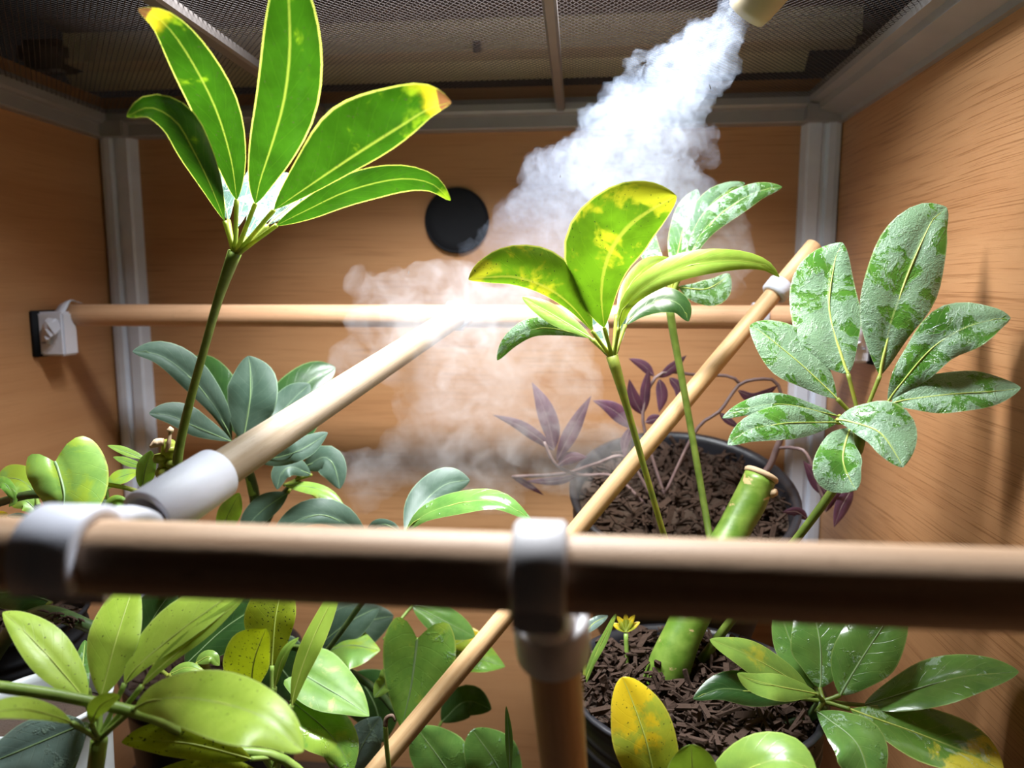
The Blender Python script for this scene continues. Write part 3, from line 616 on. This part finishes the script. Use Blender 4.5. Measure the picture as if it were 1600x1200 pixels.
# -- leaf rising in the middle behind the front rod
r = empty('umbrella_plant', P(480, 1090, .40), 'umbrella plant stalk with two arching leaflets just above the middle of the front rod', 'plant')
s = stalk(r, [(632, 842, .385), (600, 890, .39), (556, 955, .395), (496, 1032, .41), (440, 1062, .475)], [.003, .0017, .0016, .0018, .002], 'stem_d')
N = (631, 842, .385)
leaf(s, [(628, 836), (612, 822), (590, 820), (572, 836)], (5, 9), (.39, .40), 'dull', N, vein='vein_d')
leaf(s, [(632, 832), (656, 792), (694, 758), (734, 750)], (30, 26), (.388, .41, .42), 'dull', N, vein='vein_d', tilt=(.4, .3))
leaf(s, [(634, 832), (664, 804), (718, 786), (778, 783), (830, 812)], (19, 17), (.38, .37, .365), 'mid', N, shape='el', tilt=(.7, -.5))

# -- lime umbrella plant, lower left
r = empty('umbrella_plant', P(148, 1290, .25), 'umbrella plant with bright lime leaflets in the lower left corner', 'plant')
s = stalk(r, [(155, 1157, .243), (150, 1200, .245), (146, 1290, .25), (140, 1900, .26)], [.0032, .0030, .0036], 'stem_l', name='stem')
N = (155, 1155, .243); T = 'limefront'
leaf(s, [(138, 1078), (130, 1048), (133, 1000)], (12, 12), (.27, .29), 'mid', N, pmat='stem_l')
leaf(s, [(158, 1088), (170, 1042), (186, 985), (212, 905)], (44, 34), (.25, .262, .285), T, N, shape='el', tilt=(.2, .2), wave=.02, pmat='stem_l')
leaf(s, [(135, 1096), (106, 1060), (71, 1020), (34, 982), (4, 957)], (33, 42), (.248, .25, .258), T, N, shape='el', tilt=(-.2, .3), wave=.02, pmat='stem_l')
leaf(s, [(195, 1068), (226, 1030), (282, 985), (345, 940), (398, 900)], (42, 20), (.25, .262, .285), T, N, shape='el', tilt=(.3, -.1), wave=.02, pmat='stem_l')
leaf(s, [(222, 1072), (262, 1030), (320, 985), (385, 930)], (16, 11), (.247, .258, .275), 'lime', N, shape='el', tilt=(.6, -.8), wave=.02, pmat='stem_l')
leaf(s, [(211, 1106), (265, 1090), (345, 1098), (418, 1124), (474, 1174)], (50, 60), (.24, .222, .21, .206), T, N, shape='round2', tilt=(.35, -.5), wave=.02, pmat='stem_l')
leaf(s, [(143, 1132), (149, 1112), (163, 1098), (187, 1087)], (16, 13), (.236, .225), 'lime', N, shape='el', pmat='stem_l')
leaf(s, [(113, 1130), (72, 1114), (22, 1108), (-45, 1120)], (15, 20), (.23, .205, .19), T, N, shape='el', tilt=(-.4, .6), pmat='stem_l')
s2 = stalk(r, [(-60, 1066, .225), (20, 1076, .23), (100, 1088, .235), (200, 1110, .24), (260, 1130, .25), (330, 1170, .26), (440, 1185, .27), (520, 1260, .28)], [.0022, .0022, .0022, .0022, .002, .002, .002, .002], 'stem_l')
N = (436, 1183, .27)
leaf(s2, [(392, 1186), (320, 1166), (248, 1156), (190, 1160)], (26, 34), (.262, .252, .245), 'olive', N, shape='el', tilt=(.2, .3), pmat='stem_l')
leaf(s2, [(420, 1216), (340, 1200), (236, 1210)], (14, 18), (.265, .255, .25), 'olive', N, shape='el', pmat='stem_l')

# -- yellow-olive sprig behind it
r = empty('umbrella_plant', P(440, 1290, .32), 'umbrella plant sprig with upright olive-yellow leaflets behind the big lime leaf', 'plant')
s = stalk(r, [(425, 1180, .30), (430, 1240, .31), (440, 1290, .32), (445, 1850, .33)], .0026, 'stem_l', name='stem'); N = (425, 1180, .30)
leaf(s, [(425, 1040), (428, 990), (434, 945), (448, 890)], (48, 30), (.31, .315, .325), 'olive', [(424, 1120, .305)], shape='el', pmat='stem_l')
leaf(s, [(392, 1085), (394, 1050), (402, 1015), (416, 982)], (50, 24), (.29, .285, .28), 'olive', [(410, 1130, .295)], shape='el', pmat='stem_l')
leaf(s, [(429, 1075), (436, 1045), (448, 1015), (467, 996)], (8, 7), (.285, .29), 'midl', [(425, 1130, .295)], shape='el', pmat='stem_l')
leaf(s, [(456, 1102), (466, 1058), (486, 1005), (510, 955), (534, 905)], (15, 18), (.285, .295, .31), 'lime', [(440, 1150, .292)], shape='el', tilt=(.8, -.6), pmat='stem_l')
leaf(s, [(290, 1040), (335, 995), (385, 958), (440, 930)], (40, 34), (.34, .35, .36), 'dark', [(360, 1120, .33)], shape='el', vein='vein_d')
leaf(s, [(218, 1020), (240, 965), (275, 915)], (34, 30), (.35, .37), 'dark', [(330, 1110, .325)], shape='el', vein='vein_d')
leaf(s, [(264, 1054), (292, 1043), (322, 1051)], (9, 9), (.33, .33), 'midl', [(330, 1110, .325)], shape='el')
leaf(s, [(306, 1036), (328, 1026), (343, 1040)], (11, 11), (.335, .335), 'midl', [(345, 1110, .325)], shape='el')
for q in ((404, 1172, 436, 1220), (412, 1168, 430, 1215), (440, 1176, 430, 1220)): stalk(s, [(q[0], q[1], .29), (q[2], q[3], .305)], .0012, 'stem_l', seg=6)

# -- umbrella plant low on the right
r = empty('umbrella_plant', P(1180, 1300, .345), 'umbrella plant low in the right corner, one leaflet marbled yellow at the tip', 'plant')
s = stalk(r, [(1287, 1098, .335), (1262, 1122, .337), (1215, 1142, .34), (1190, 1190, .343), (1182, 1290, .345)], [.0032, .0022, .0022, .0026, .003], 'stem_d'); N = (1287, 1096, .335); T = 'mid'
leaf(s, [(1275, 1075), (1252, 1035), (1230, 990), (1216, 940)], (27, 24), (.345, .36, .375), T, N, shape='el', vein='vein_d', pmat='stem')
leaf(s, [(1281, 1075), (1284, 1030), (1277, 980), (1266, 930)], (46, 46), (.34, .352, .368), T, N, shape='el', vein='vein_d', pmat='stem')
leaf(s, [(1313, 1086), (1342, 1035), (1374, 988), (1408, 935)], (52, 52), (.335, .342, .352), T, N, shape='el', vein='vein_d', pmat='stem')
leaf(s, [(1263, 1077), (1216, 1050), (1162, 1020), (1109, 999)], (24, 24), (.338, .335, .33), 'midl', N, shape='el', tilt=(-.3, .4), pmat='stem')
leaf(s, [(1252, 1091), (1192, 1084), (1130, 1076), (1083, 1092)], (22, 30), (.334, .326, .32), 'dark', N, shape='el', tilt=(-.4, .5), pmat='stem')
leaf(s, [(1276, 1084), (1228, 1074), (1182, 1066), (1152, 1052)], (23, 18), (.33, .318, .312), 'midl', N, shape='el', tilt=(-.2, .6), pmat='stem')
leaf(s, [(1350, 1102), (1420, 1082), (1500, 1058), (1592, 1050)], (40, 36), (.338, .332, .326), 'mid', N, shape='el', tilt=(.5, -.5), vein='vein_d', pmat='stem')
leaf(s, [(1328, 1108), (1382, 1128), (1450, 1152), (1520, 1180), (1568, 1206)], (48, 40), (.33, .322, .312), 'marble', N, shape='ob', tilt=(.4, -.4), pmat='stem')
leaf(s, [(1276, 1112), (1314, 1138), (1345, 1172), (1362, 1235)], (42, 40), (.328, .312, .30), T, N, shape='ob', tilt=(.2, -.3), vein='vein_d', pmat='stem')

# -- golden one at the bottom
r = empty('umbrella_plant', P(1075, 1330, .30), 'umbrella plant at the bottom edge with one golden yellow leaflet', 'plant')
s = stalk(r, [(1072, 1275, .295), (1074, 1330, .30), (1078, 1900, .262)], .003, 'stem_l', name='stem'); N = (1072, 1275, .295)
leaf(s, [(1030, 1262), (1020, 1200), (1003, 1135), (984, 1085), (972, 1058)], (51, 48), (.29, .295, .305), 'gold', N, shape='round', wave=.02, label='golden yellow leaflet')
leaf(s, [(1078, 1268), (1082, 1212), (1080, 1163)], (42, 42), (.285, .28), 'midl', N, shape='round', wave=.02)
leaf(s, [(1105, 1262), (1160, 1208), (1222, 1186), (1276, 1208)], (48, 44), (.285, .278, .272), 'midl', N, shape='el', tilt=(.3, -.4), wave=.02)

# -- small sprout by the middle cup
r = empty('seedling', P(955, 1240, .37), 'thin seedling with grassy blades beside the white cup', 'plant')
s = stalk(r, [(912, 1076, .36), (928, 1128, .362), (948, 1195, .366), (958, 1250, .37)], .0012, 'stem_l', name='stem')
leaf(s, [(911, 1076), (924, 1036), (945, 995), (964, 955)], (6, 7), (.36, .37), 'midl', None, shape='el', name='blade')
leaf(s, [(912, 992), (926, 975), (950, 962)], (9, 9), (.37, .38), 'bluish', [(914, 1060, .362)], shape='el', name='blade')
s = stalk(r, [(978, 990, .39), (979, 1040, .385), (975, 1100, .38), (960, 1240, .37)], .0013, 'stem_l')
for dx, dy in ((-14, -26), (0, -30), (14, -28), (-22, -14), (22, -16)): leaf(s, [(978, 988), (978+dx*.5, 988+dy*.6), (978+dx, 988+dy)], (5, 5), (.39, .392), 'gold', None, shape='el', nt=10)

# -- pothos on the left
r = empty('pothos', P(40, 900, .37), 'heart-leaved pothos vine with light green leaves by the left wall', 'plant')
s = stalk(r, [(-40, 800, .36), (0, 785, .355), (55, 772, .35), (110, 778, .355), (180, 790, .36), (260, 820, .37)], .0024, 'stem_d', name='vine'); pm = dict(name='leaf', vein='vein_d', pmat='stem_l')
leaf(s, [(56, 770), (32, 750), (-4, 746)], (22, 24), (.365, .37), 'pothos_l', [(60, 790, .36)], shape='round', **pm)
leaf(s, [(60, 800), (38, 782), (18, 790)], (16, 18), (.36, .36), 'pothos_l', None, shape='round', **pm)
leaf(s, [(-30, 768), (4, 754), (22, 778), (14, 792)], (10, 10), (.352, .348), 'pothos', None, shape='el', **pm)
leaf(s, [(-28, 838), (-5, 812), (12, 802)], (14, 14), (.34, .338), 'gold', None, shape='el', **pm)
leaf(s, [(58, 815), (35, 808), (10, 806)], (7, 6), (.345, .345), 'dull', None, shape='el', **pm)
leaf(s, [(86, 722), (97, 752), (100, 786), (86, 832)], (76, 50), (.345, .335, .33), 'pothos_l', [(110, 778, .355)], shape='heart', tilt=(.35, .3), wave=.02, **pm)
leaf(s, [(166, 764), (182, 748), (218, 736)], (11, 11), (.36, .37), 'pothos_l', [(170, 790, .36)], shape='el', **pm)
leaf(s, [(222, 764), (226, 738), (236, 704)], (15, 17), (.345, .345), 'pothos', [(215, 795, .36)], shape='el', **pm)
leaf(s, [(228, 718), (200, 707), (168, 696)], (6, 7), (.35, .35), 'midl', None, shape='el', **pm)
leaf(s, [(226, 730), (202, 722), (177, 714)], (7, 6), (.356, .36), 'midl', None, shape='el', **pm)
leaf(s, [(160, 800), (182, 782), (206, 792)], (9, 10), (.35, .35), 'pothos_l', None, shape='el', **pm)
leaf(s, [(282, 742), (296, 730), (312, 742)], (10, 12), (.345, .345), 'pothos_l', [(270, 790, .36)], shape='el', **pm)
stalk(s, [(168, 757, .35), (195, 762, .35), (222, 770, .352)], .0012, 'stem_y')

# -- pothos low in the middle
r = empty('pothos', P(640, 1260, .40), 'pothos with broad heart-shaped leaves low behind the thin slanted rod', 'plant')
s = stalk(r, [(470, 1010, .43), (530, 1040, .435), (600, 1090, .435), (660, 1180, .43), (690, 1270, .42), (705, 1500, .42), (700, 1620, .42)], .0024, 'stem_d', name='vine')
leaf(s, [(498, 1008), (545, 972), (592, 948)], (26, 28), (.43, .44), 'dull', [(520, 1040, .41)], shape='el', **pm)
leaf(s, [(645, 945), (690, 968), (742, 995)], (24, 26), (.44, .44), 'mid', [(600, 1000, .42)], shape='el', **pm)
leaf(s, [(510, 1018), (545, 1008), (594, 1016)], (30, 40), (.43, .425), 'pothos_l', [(520, 1050, .43)], shape='egg', **pm)
leaf(s, [(706, 1016), (735, 1024), (789, 1042)], (36, 30), (.46, .46), 'pothos', [(660, 1060, .43)], shape='heart', **pm)
leaf(s, [(708, 1010), (725, 1000), (752, 990)], (20, 22), (.455, .458), 'gold', [(690, 1060, .43)], shape='el', **pm)
leaf(s, [(652, 998), (647, 1040), (640, 1085), (627, 1138)], (64, 52), (.412, .408, .404), 'pothos', [(640, 1080, .43)], shape='heart', tilt=(.2, .2), up=.2, wave=.02, **pm)
leaf(s, [(546, 1210), (566, 1165), (594, 1120)], (30, 28), (.40, .395), 'bluish', [(600, 1230, .40)], shape='el', **pm)
leaf(s, [(478, 1056), (508, 1074), (545, 1096), (577, 1119)], (52, 40), (.37, .362, .358), 'pothos_v', [(500, 1110, .39)], shape='heart', tilt=(.3, -.3), wave=.02, **pm)
leaf(s, [(455, 1095), (492, 1125), (528, 1162), (550, 1210)], (44, 44), (.365, .355, .35), 'pothos', [(520, 1200, .38)], shape='egg', tilt=(.3, -.3), **pm)
leaf(s, [(720, 1235), (690, 1190), (652, 1138)], (44, 46), (.40, .395), 'mid', [(690, 1250, .40)], shape='round', **pm)
leaf(s, [(800, 1240), (770, 1185), (738, 1140)], (46, 42), (.41, .405), 'mid', [(720, 1270, .40)], shape='round', **pm)
leaf(s, [(478, 1004), (540, 978), (615, 962)], (40, 45), (.47, .48), 'dull', [(530, 1040, .435)], shape='el', **pm)
leaf(s, [(556, 1050), (585, 1100), (600, 1160)], (45, 45), (.455, .45), 'dark', [(530, 1040, .435)], shape='egg', **pm)
leaf(s, [(690, 1128), (728, 1096), (768, 1108)], (26, 26), (.47, .475), 'dark', [(660, 1180, .43)], shape='el', **pm)
leaf(s, [(398, 1005), (440, 1045), (478, 1100)], (48, 48), (.43, .42), 'dark', [(470, 1010, .43)], shape='egg', **pm)
leaf(s, [(585, 1090), (602, 1065), (598, 1045)], (14, 12), (.41, .41), 'midl', None, shape='el', **pm)
leaf(s, [(797, 1210), (795, 1150), (791, 1103)], (6, 6), (.37, .372), 'mid', [(790, 1270, .38)], shape='el', **pm)
k_ = stalk(s, [(602, 1132, .35), (604, 1165, .352), (612, 1240, .36)], .0013, 'stem_l')
mb = MB(); tube(mb, [P(602, 1134, .35), P(604, 1122, .35), P(613, 1118, .35), P(617, 1127, .35)], [.0014, .0012, .001, .0006], 8, 10); mb.build('withered_tip', M['brownstem'], k_)

# -- grey-green leaf and dead stem in the lower left
r = empty('houseplant', P(30, 1330, .24), 'plant with one broad grey-blue leaf in the lower left corner', 'plant')
s = stalk(r, [(132, 1134, .262), (110, 1200, .265), (60, 1330, .24)], .002, 'stem_d')
leaf(s, [(132, 1132), (85, 1150), (20, 1178), (-50, 1205)], (62, 38), (.262, .255, .25), 'bluish', None, shape='egg', tilt=(.2, -.2), name='leaf', vein='vein_d')
r = empty('mossy_plant', P(0, 1080, .36), 'dark mossy leaf and shaggy brown stem behind the lime leaflets at far left', 'plant')
mb = MB(); tube(mb, [P(-20, 1040, .345), P(20, 985, .345), P(70, 958, .34), P(138, 978, .335), P(200, 1010, .335)], [.004, .0042, .0045, .0034, .003], 12, 24); s = mb.build('stem', M['stem_d'], r)
mb = MB()
for k in range(26):
    x = random.uniform(75, 132); y = 958+(x-70)*.32+random.uniform(-8, 4); a = P(x, y, .333); d = np.array([random.uniform(-.006, .006), random.uniform(-.003, .0), random.uniform(-.0025, .0035)])
    tube(mb, [a, a+d*.5+np.array([0, 0, .0006]), a+d], [.0005, .0007, .0002], 5, 4)
b_ = mb.build('shaggy_bark', M['bark'], s); b_['kind'] = 'stuff'
leaf(s, [(80, 940), (30, 925), (-30, 930)], (30, 32), (.35, .35), 'dark', [(20, 985, .345)], shape='el', name='leaf', vein='vein_d')

# ---------------------------------------------------------------- pots
def pot(name, c, r0, h, mat, label, soil=.012, ridges=3, chips=0, chipm='bark', tilt=0., csz=1.):
    c = np.array(c, float); rt = empty(name, c, label, 'pot')
    def tl(mb):      # lean the pot towards the front about its rim centre
        if tilt:
            V = np.array(mb.v)-c-np.array([0, 0, h]); ca, sa = math.cos(tilt), math.sin(tilt)
            mb.v = [tuple(q) for q in np.c_[V[:, 0], V[:, 1]*ca-V[:, 2]*sa, V[:, 1]*sa+V[:, 2]*ca]+c+np.array([0, 0, h])]
        return mb
    pr = [(.0001, 0), (r0*.76, 0), (r0*.78, .004)]
    pr += [(r0*.95, h-.026)]
    for k in range(ridges): z = h-.024+k*.007; pr += [(r0*.955, z), (r0*.985, z+.0015), (r0*.985, z+.004), (r0*.955, z+.0055)]
    pr += [(r0*.99, h-.003), (r0*1.02, h-.002), (r0*1.02, h), (r0*.97, h), (r0*.94, h-.004), (r0*.92, h-soil-.01)]
    mb = MB(); lathe(mb, c, pr, 48); tl(mb).build('body', mat, rt)
    mb = MB(); n = 20; m = 8; V = []
    for i in range(m+1):
        for k in range(n):
            q = 2*math.pi*k/n; rr = r0*.935*i/m; x, y = c[0]+rr*math.cos(q), c[1]+rr*math.sin(q)
            V.append((x, y, c[2]+h-soil+.004*mnoise.noise((x*60, y*60, 3))*(1 if i < m else .3)))
    mb.add(V, [(i*n+k, i*n+(k+1) % n, (i+1)*n+(k+1) % n, (i+1)*n+k) for i in range(m) for k in range(n)]); tl(mb).build('soil', M['soil'], rt)
    if chips:
        mb = MB()
        for k in range(chips):
            q, rr = random.random()*6.283, r0*.9*math.sqrt(random.random()); s = random.uniform(.002, .0075)*csz
            a = np.array([c[0]+rr*math.cos(q), c[1]+rr*math.sin(q), c[2]+h-soil+random.uniform(.0, .009)])
            d = np.array([random.gauss(0, 1), random.gauss(0, 1), random.gauss(0, .6)]); d /= np.linalg.norm(d); e = np.cross(d, (random.gauss(0, .4), random.gauss(0, .4), 1)); e /= np.linalg.norm(e); f = np.cross(d, e)
            d *= s; e *= s*random.uniform(.10, .32); f *= s*.10
            mb.add([a+i*d*(.9+.2*random.random())+j*e+l*f for i in (-1, 1) for j in (-1, 1) for l in (-1, 1)], [(0, 1, 3, 2), (4, 6, 7, 5), (0, 4, 5, 1), (2, 3, 7, 6), (0, 2, 6, 4), (1, 5, 7, 3)])
        o = tl(mb).build('bark_mulch', M[chipm], rt, smooth=False); o['kind'] = 'stuff'
    return rt
q = P(1066, 765, .497); pot('plant_pot', (q[0], q[1], q[2]-.12), .078, .12, M['blackpot'], 'black ridged pot of bark leaning at the back right under the purple plant', .012, 3, 700, tilt=math.radians(20))
pot('plant_pot', (.062, .362, 0), .066, .245, M['blackpot'], 'dark pot of bark mulch holding the cut green trunk', .006, 2, 900)
pot('plant_pot', (P(60, 1050, .40)[0]-.01, .385, 0), .048, P(60, 1012, .35)[2], M['black'], 'black pot at far left behind the lime leaflets', .012, 2, 120)
pot('plant_pot', (P(70, 1140, .30)[0], .30, 0), .030, P(100, 1095, .30)[2], M['whitepot'], 'white pot behind the lime leaflets in the lower left', .012, 0)
pot('plant_pot', (P(330, 1040, .50)[0], .505, 0), .066, P(330, 1030, .50)[2], M['blackpot'], 'wide black pot behind the lime leaflets, under the dull grey-green plant', .012, 2, 200)

# -- purple trailing plant in the back pot
r = empty('purple_plant', P(1060, 760, .50), 'purple-leaved trailing plant rising from the black pot at the back right', 'plant')
pk = dict(name='leaf', vein='purple_stem', pmat='purple_stem', shape='lance', wave=.03, nt=14)
def pst(pts, rad=.0012): return stalk(r, pts, rad, 'purple_stem', name='stem')
s = pst([(1010, 790, .50), (960, 745, .50), (905, 742, .495), (868, 725, .49), (850, 690, .49)])
leaf(s, [(866, 702), (858, 664), (845, 628), (831, 597)], (13, 17), (.49, .49), 'purple', None, **pk)
leaf(s, [(870, 720), (888, 684), (908, 646), (924, 618)], (12, 12), (.488, .485), 'purple', None, **pk)
leaf(s, [(866, 704), (838, 682), (806, 662), (770, 648)], (9, 10), (.49, .49), 'purple', None, **pk)
leaf(s, [(872, 728), (888, 715), (918, 714)], (9, 11), (.488, .488), 'purple', None, **pk)
leaf(s, [(905, 742), (870, 752), (820, 752)], (6, 7), (.495, .50), 'purple', None, **pk)
s = pst([(1020, 780, .50), (978, 715, .50), (930, 725, .50), (880, 740, .505), (800, 745, .51)])
leaf(s, [(990, 670), (965, 646), (945, 633), (926, 626)], (12, 14), (.50, .50), 'purple', [(980, 712, .50)], **pk)
leaf(s, [(984, 668), (976, 692), (977, 716)], (7, 7), (.498, .495), 'purple', None, **pk)
leaf(s, [(800, 745), (822, 756), (850, 774)], (5, 5), (.51, .51), 'purple', None, **pk)
s = pst([(1040, 780, .51), (1012, 690, .515), (1005, 640, .515), (1030, 585, .515), (1090, 586, .52), (1140, 588, .52), (1158, 602, .52)])
leaf(s, [(1030, 590), (1050, 574), (1073, 555)], (7, 9), (.515, .515), 'purple', None, **pk)
leaf(s, [(1022, 588), (1004, 570), (982, 560)], (8, 8), (.515, .515), 'purple', None, **pk)
leaf(s, [(1006, 645), (1008, 610), (1014, 574)], (8, 9), (.515, .51), 'purple', None, **pk)
leaf(s, [(1004, 648), (990, 622), (983, 592)], (10, 10), (.515, .51), 'purple', None, **pk)
leaf(s, [(1030, 592), (1034, 618), (1030, 645)], (10, 9), (.51, .508), 'purple', None, **pk)
leaf(s, [(1046, 590), (1060, 606), (1058, 626)], (8, 8), (.515, .512), 'purple', None, **pk)
leaf(s, [(1008, 660), (1026, 655), (1040, 668)], (8, 8), (.512, .51), 'purple', None, **pk)
s = pst([(1040, 770, .50), (1088, 672, .50), (1124, 643, .50), (1146, 612, .505), (1162, 597, .505), (1196, 592, .505), (1215, 600, .505), (1226, 640, .50)])
leaf(s, [(1153, 610), (1180, 622), (1216, 602)], (8, 9), (.505, .50), 'purple', None, **pk)
leaf(s, [(1124, 645), (1142, 660), (1158, 668)], (6, 6), (.50, .495), 'purple', None, **pk)
leaf(s, [(1226, 640), (1208, 632), (1190, 640)], (7, 7), (.50, .495), 'purple', None, **pk)
s = pst([(1130, 800, .49), (1195, 738, .49), (1214, 700, .488), (1226, 668, .487), (1232, 650, .487)], .0022)
leaf(s, [(1297, 778), (1276, 752), (1255, 720)], (11, 14), (.47, .47), 'purple', None, **pk)
leaf(s, [(1332, 762), (1316, 790), (1303, 824)], (12, 12), (.47, .465), 'purple', None, **pk)
leaf(s, [(1290, 800), (1300, 776), (1322, 760)], (9, 9), (.47, .465), 'purple', None, **pk)
leaf(s, [(1262, 812), (1246, 800), (1222, 800)], (8, 8), (.475, .47), 'purple', None, **pk)
stalk(s, [(1214, 700, .488), (1240, 700, .48), (1262, 712, .473), (1290, 782, .47), (1330, 764, .47)], .0011, 'purple_stem', name='side_stem')

# ---------------------------------------------------------------- mist
def puffs(cents, voxel, name, rough_amp, nsc):
    """union of round puffs, remeshed to one billowing skin"""
    bm = bmesh.new()
    for (c, rad) in cents:
        g = bmesh.ops.create_icosphere(bm, subdivisions=2, radius=rad)
        for v in g['verts']: v.co = v.co+Vector(c)
    me = bpy.data.meshes.new(name); bm.to_mesh(me); bm.free()
    o = bpy.data.objects.new(name, me); COL.objects.link(o)
    md = o.modifiers.new('remesh', 'REMESH'); md.mode = 'VOXEL'; md.voxel_size = voxel; md.use_smooth_shade = True
    dg = bpy.context.evaluated_depsgraph_get(); m2 = bpy.data.meshes.new_from_object(o.evaluated_get(dg)); o.modifiers.clear(); o.data = m2
    nrm = [v.normal.copy() for v in m2.vertices]
    for v, nn in zip(m2.vertices, nrm):
        p = v.co*nsc; a = mnoise.noise(p)*.6+abs(mnoise.noise(p*2.3))*.5-.1+.35*mnoise.noise(p*5.1)
        v.co = v.co+nn*a*rough_amp
    m2.update(); ORG[o.name] = np.zeros(3); return o
def mist_mat(name, dens, contrast, scale, grad=None, lo=.36, hi=.62, dist=1.2, floor=.0, col=(.93, .95, 1.)):
    t = NT(name); g = t.n('NewGeometry').outputs['Position']
    wv = t.n('TexNoise', {'Vector': g, 'Scale': scale*.5, 'Detail': 2.}).outputs['Color']
    v = t.n('VectorMath', {0: g, 1: t.n('VectorMath', {0: wv, 3: .03*dist}, operation='SCALE').outputs[0]}, operation='ADD').outputs[0]
    nz = t.noise(v, scale, 6, .6)
    d = t.math('ADD', t.math('MULTIPLY', t.ramp(nz, lo, hi), contrast), 1.-contrast+floor)
    d = t.math('MULTIPLY', d, dens)
    if grad is not None:
        A_, B_, k1 = grad; dv = B_-A_; L2 = dv@dv
        s = t.n('VectorMath', {0: t.n('VectorMath', {0: g, 1: tuple(A_)}, operation='SUBTRACT').outputs[0], 1: tuple(dv/L2)}, operation='DOT_PRODUCT').outputs['Value']
        d = t.math('MULTIPLY', d, t.n('MapRange', {0: s, 1: 0., 2: 1., 3: 1., 4: k1}, clamp=True).outputs[0])
    vs = t.n('VolumeScatter', {'Color': col, 'Density': d, 'Anisotropy': .2})
    t.t.links.new(vs.outputs[0], t.out.inputs['Volume']); return t.mat
random.seed(11)
line = [(1150, 22, .362, 30), (1128, 55, .366, 40), (1095, 95, .372, 50), (1060, 130, .378, 58), (1022, 175, .386, 68), (990, 220, .394, 80), (955, 262, .402, 92), (925, 305, .410, 100), (885, 345, .418, 96), (845, 385, .424, 84), (800, 420, .43, 62), (750, 440, .435, 46)]
C_ = []
for i, (x, y, Y, rp) in enumerate(line):
    base = P(x, y, Y); rw = rp/F*Y
    C_.append((base, rw*.86))
    k_n = 3 if i < 2 else 20
    for k in range(k_n):
        d = np.array([random.gauss(0, 1), random.gauss(0, .8), random.gauss(0, 1)]); d /= np.linalg.norm(d)
        q = random.uniform(.14, .42) if i > 1 else .2
        C_.append((base+d*rw*(1.0-q*.55), rw*q))
for (x, y, Y, rp) in ((885, 238, .40, 20), (880, 258, .40, 26), (1000, 88, .37, 12), (988, 104, .374, 14), (975, 150, .38, 18), (940, 200, .388, 22), (1095, 165, .388, 18), (1112, 205, .39, 12), (1118, 215, .39, 9), (1105, 240, .392, 17), (1112, 252, .392, 12), (1082, 225, .392, 26), (1075, 270, .396, 22), (1100, 300, .41, 26), (838, 318, .42, 24), (815, 345, .424, 22), (790, 372, .428, 24), (768, 388, .43, 20), (735, 395, .434, 22), (700, 425, .44, 24), (670, 432, .444, 20), (905, 222, .396, 16), (1035, 300, .41, 62), (1060, 330, .42, 50), (985, 350, .42, 70)):
    C_.append((P(x, y, Y), rp/F*Y))
pl = puffs(C_, .0015, 'mist_plume', .0050, 80.)
pl.data.materials.append(mist_mat('dense_mist', 150., .9, 120., (P(1100, 80, .37), P(780, 430, .43), .16), .34, .6, 2.2, col=(.072, .083, .104)))
tag(pl, 'dense white plume of mist blowing down from the beige nozzle', 'mist')
C_ = []
for (x, y, Y, rp) in ((600, 460, .44, 48), (570, 500, .44, 40), (640, 500, .44, 70), (620, 560, .44, 60), (690, 560, .44, 90), (690, 640, .44, 80), (760, 520, .44, 100), (790, 610, .445, 90), (850, 540, .445, 80), (720, 700, .445, 80), (640, 710, .445, 70), (570, 740, .445, 60), (820, 690, .45, 70), (880, 640, .45, 60), (660, 440, .44, 44), (720, 450, .44, 60), (1140, 380, .45, 46), (1120, 420, .45, 50), (930, 700, .46, 60), (540, 560, .445, 40), (820, 470, .43, 60), (900, 600, .45, 60), (760, 760, .445, 60), (870, 730, .445, 60), (970, 690, .45, 50), (560, 445, .445, 28), (1150, 355, .45, 30)):
    for k in range(4):
        d = np.array([random.gauss(0, 1), random.gauss(0, .5), random.gauss(0, 1)]); d /= np.linalg.norm(d); C_.append((P(x, y, Y)+d*rp/F*Y*.7, rp/F*Y*random.uniform(.3, .5)))
    C_.append((P(x, y, Y), rp/F*Y*.8))
hz = puffs(C_, .0035, 'mist_haze', .006, 40.)
hz.data.materials.append(mist_mat('thin_mist', 62., .92, 60., None, .35, .72, 3., col=(.25, .26, .28)))
tag(hz, 'thin drifting haze of mist below the plume, over the back rod', 'mist', kind='stuff')
